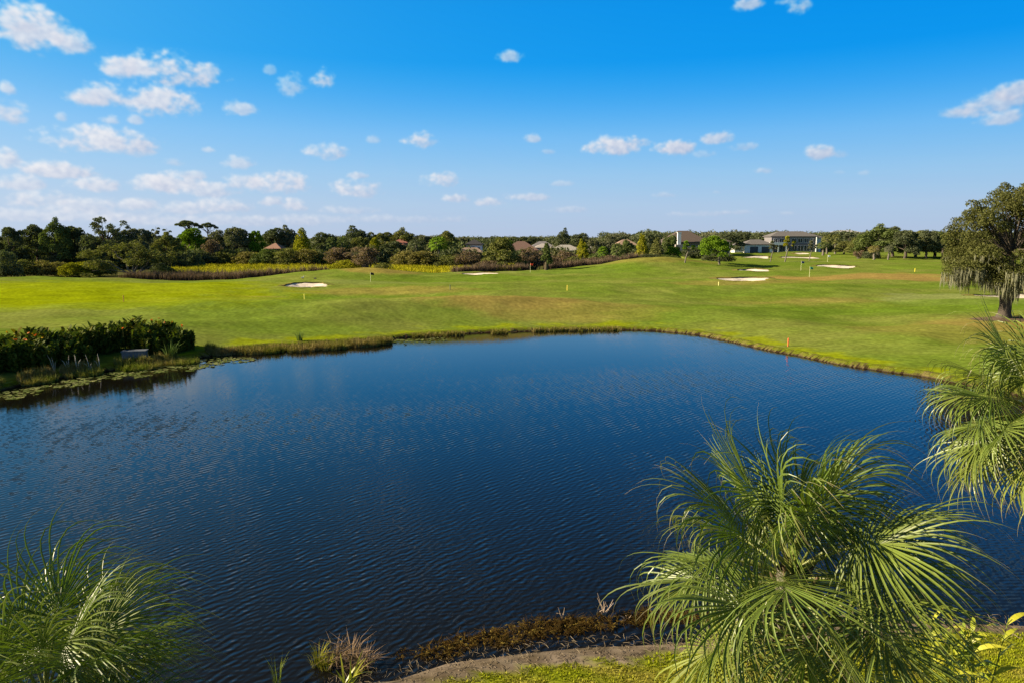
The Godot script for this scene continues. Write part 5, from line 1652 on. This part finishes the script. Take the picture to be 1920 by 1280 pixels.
func frond(az: float, el: float, stalk: float, blade: float, age: float) -> MB:
	# age 0 young and green, 1 old and yellowing; a stalk that carries a fan of long split blades
	var b := MB.new()
	var wind := Vector3(0.42, 0.05, -0.08)
	var d := Vector3(cos(az) * cos(el), sin(el), sin(az) * cos(el))
	var p := Vector3.ZERO
	var pts := []
	var rad := []
	for k in 7:
		pts.append(p)
		rad.append(lerpf(0.028, 0.012, k / 6.0))
		d = (d + (Vector3(0, -0.055, 0) + wind * 0.03) * (0.5 + cos(el))).normalized()
		p += d * stalk / 6.0
	var green := Color(0.085, 0.128, 0.022).lerp(Color(0.155, 0.19, 0.034), rng.randf()).lerp(Color(0.24, 0.232, 0.045), age * 0.85)
	b.tube(pts, rad, 6, Color(0.17, 0.19, 0.04))
	var s := d.cross(Vector3.UP).normalized().rotated(d, rr(-0.9, 0.9))
	var up := s.cross(d).normalized()
	var n := 50
	var last: Vector3 = pts[-1]
	for k in n:
		var a := lerpf(-2.3, 2.3, k / (n - 1.0)) + rr(-0.045, 0.045)
		var along := 0.42 * pow(maxf(0.0, cos(a * 0.62)), 2.0) * blade
		var costa := (d - up * 0.35 * along).normalized()
		var root := last + costa * along * 0.75
		var r := (costa * cos(a) + s * sin(a) + up * (0.16 - 0.42 * absf(sin(a)) + rr(-0.09, 0.09))).normalized()
		var len_ := blade * (0.72 + 0.5 * cos(a * 0.55)) * rr(0.8, 1.25)
		var q := root
		var dir := r
		var steps := 11
		var w0 := 0.003
		var nrm := (up - r * up.dot(r)).normalized()
		var tone := rr(0.8, 1.2)
		var limp := rr(0.6, 2.2)
		var split := rr(0.3, 0.6)
		for j in steps:
			var t := (j + 1.0) / steps
			var q1 := q + dir * len_ / steps
			var reach := t * len_
			var w1 := minf(0.05 * reach, 0.0116)
			w1 *= 1.0 - 0.92 * smooth(split, 1.0, t)
			if j == steps - 1:
				w1 = 0.0012
			var side0 := dir.cross(nrm).normalized()
			var fold := nrm * w0 * 0.55
			var fold1 := nrm * w1 * 0.55
			var col := green * tone
			var tip := smooth(0.78, 1.0, t + rr(-0.06, 0.06))
			col = col.lerp(Color(0.27, 0.21, 0.12), tip * 0.8)
			b.face(q - side0 * w0 + fold, q, q1, q1 - side0 * w1 + fold1, col)
			b.face(q, q + side0 * w0 + fold, q1 + side0 * w1 + fold1, q1, col)
			q = q1
			w0 = w1
			var give := smooth(0.2, 0.8, t) * limp
			dir = (dir + (Vector3(0, -0.30, 0) + wind * 0.5) * give).normalized()
			nrm = (nrm - dir * nrm.dot(dir)).normalized()
	return b

func palm(label: String, x: float, z: float, crown_y: float, count: int, size: float, seed_: int, lean := Vector3.ZERO) -> Node3D:
	rng.seed = seed_
	var base := Vector3(x, land(x, z), z)
	var t := thing("cabbage_palm", label, "palm tree", base, "cabbage palms on the near bank")
	var top := Vector3(0, crown_y - base.y, 0)
	var foot := -lean
	var tr := MB.new()
	var pts := []
	var rad := []
	for k in 13:
		var u := k / 12.0
		pts.append((foot - Vector3(0, 0.3, 0)).lerp(top, u) + Vector3(0.05 * sin(u * 5.0), 0, 0))
		rad.append(lerpf(0.2, 0.15, u) * (1.0 + 0.05 * sin(k * 2.3)))
	tr.tube(pts, rad, 12, Color.WHITE)
	part("trunk", tr, M.pale_bark, t)
	for k in 26:       # old leaf bases under the crown
		var a := k * 2.4
		var y := top.y - 0.12 - k * 0.055
		var o := Vector3(cos(a), 0, sin(a))
		var c := foot.lerp(top, y / top.y)
		c.y = y
		var bb := MB.new()
		var side := o.cross(Vector3.UP)
		for w in [-1.0, 1.0]:
			bb.tube([c + o * 0.12 + side * 0.05 * w, c + o * 0.2 + Vector3(0, 0.12, 0), c + o * 0.29 + Vector3(0, 0.3, 0)], [0.035, 0.03, 0.018], 5, Color(0.20, 0.15, 0.09))
		part("leaf_base", bb, M.earth, t)
	for k in count:
		var q := k / float(count)
		var az := k * 2.39996 + rr(-0.2, 0.2)
		var el := lerpf(1.4, -0.48, pow(q, 0.9)) + rr(-0.12, 0.12)
		var f := frond(az, el, size * rr(0.72, 1.0) * lerpf(0.75, 1.0, minf(1.0, q * 3)), size * rr(0.82, 1.02), clampf((q - 0.6) * 1.3 + rr(-0.2, 0.2), 0, 1))
		var o := part("frond", f, M.frond, t)
		o.position = top + Vector3(rr(-0.04, 0.04), -q * 0.35, rr(-0.04, 0.04))
	return t

func make_palms() -> void:
	palm("cabbage palm with its whole wind blown crown over the near lawn", 3.35, -7.6, 5.62, 42, 1.05, 47, Vector3(-0.2, 0, 0.1))
	palm("cabbage palm cut by the picture edge below the mossy oak", 8.1, -10.2, 7.0, 42, 0.86, 52, Vector3(-1.0, 0, 0))
	palm("cabbage palm at the lower picture corner with upswept blades over dark water", -6.0, -8.0, 3.6, 44, 1.12, 63)
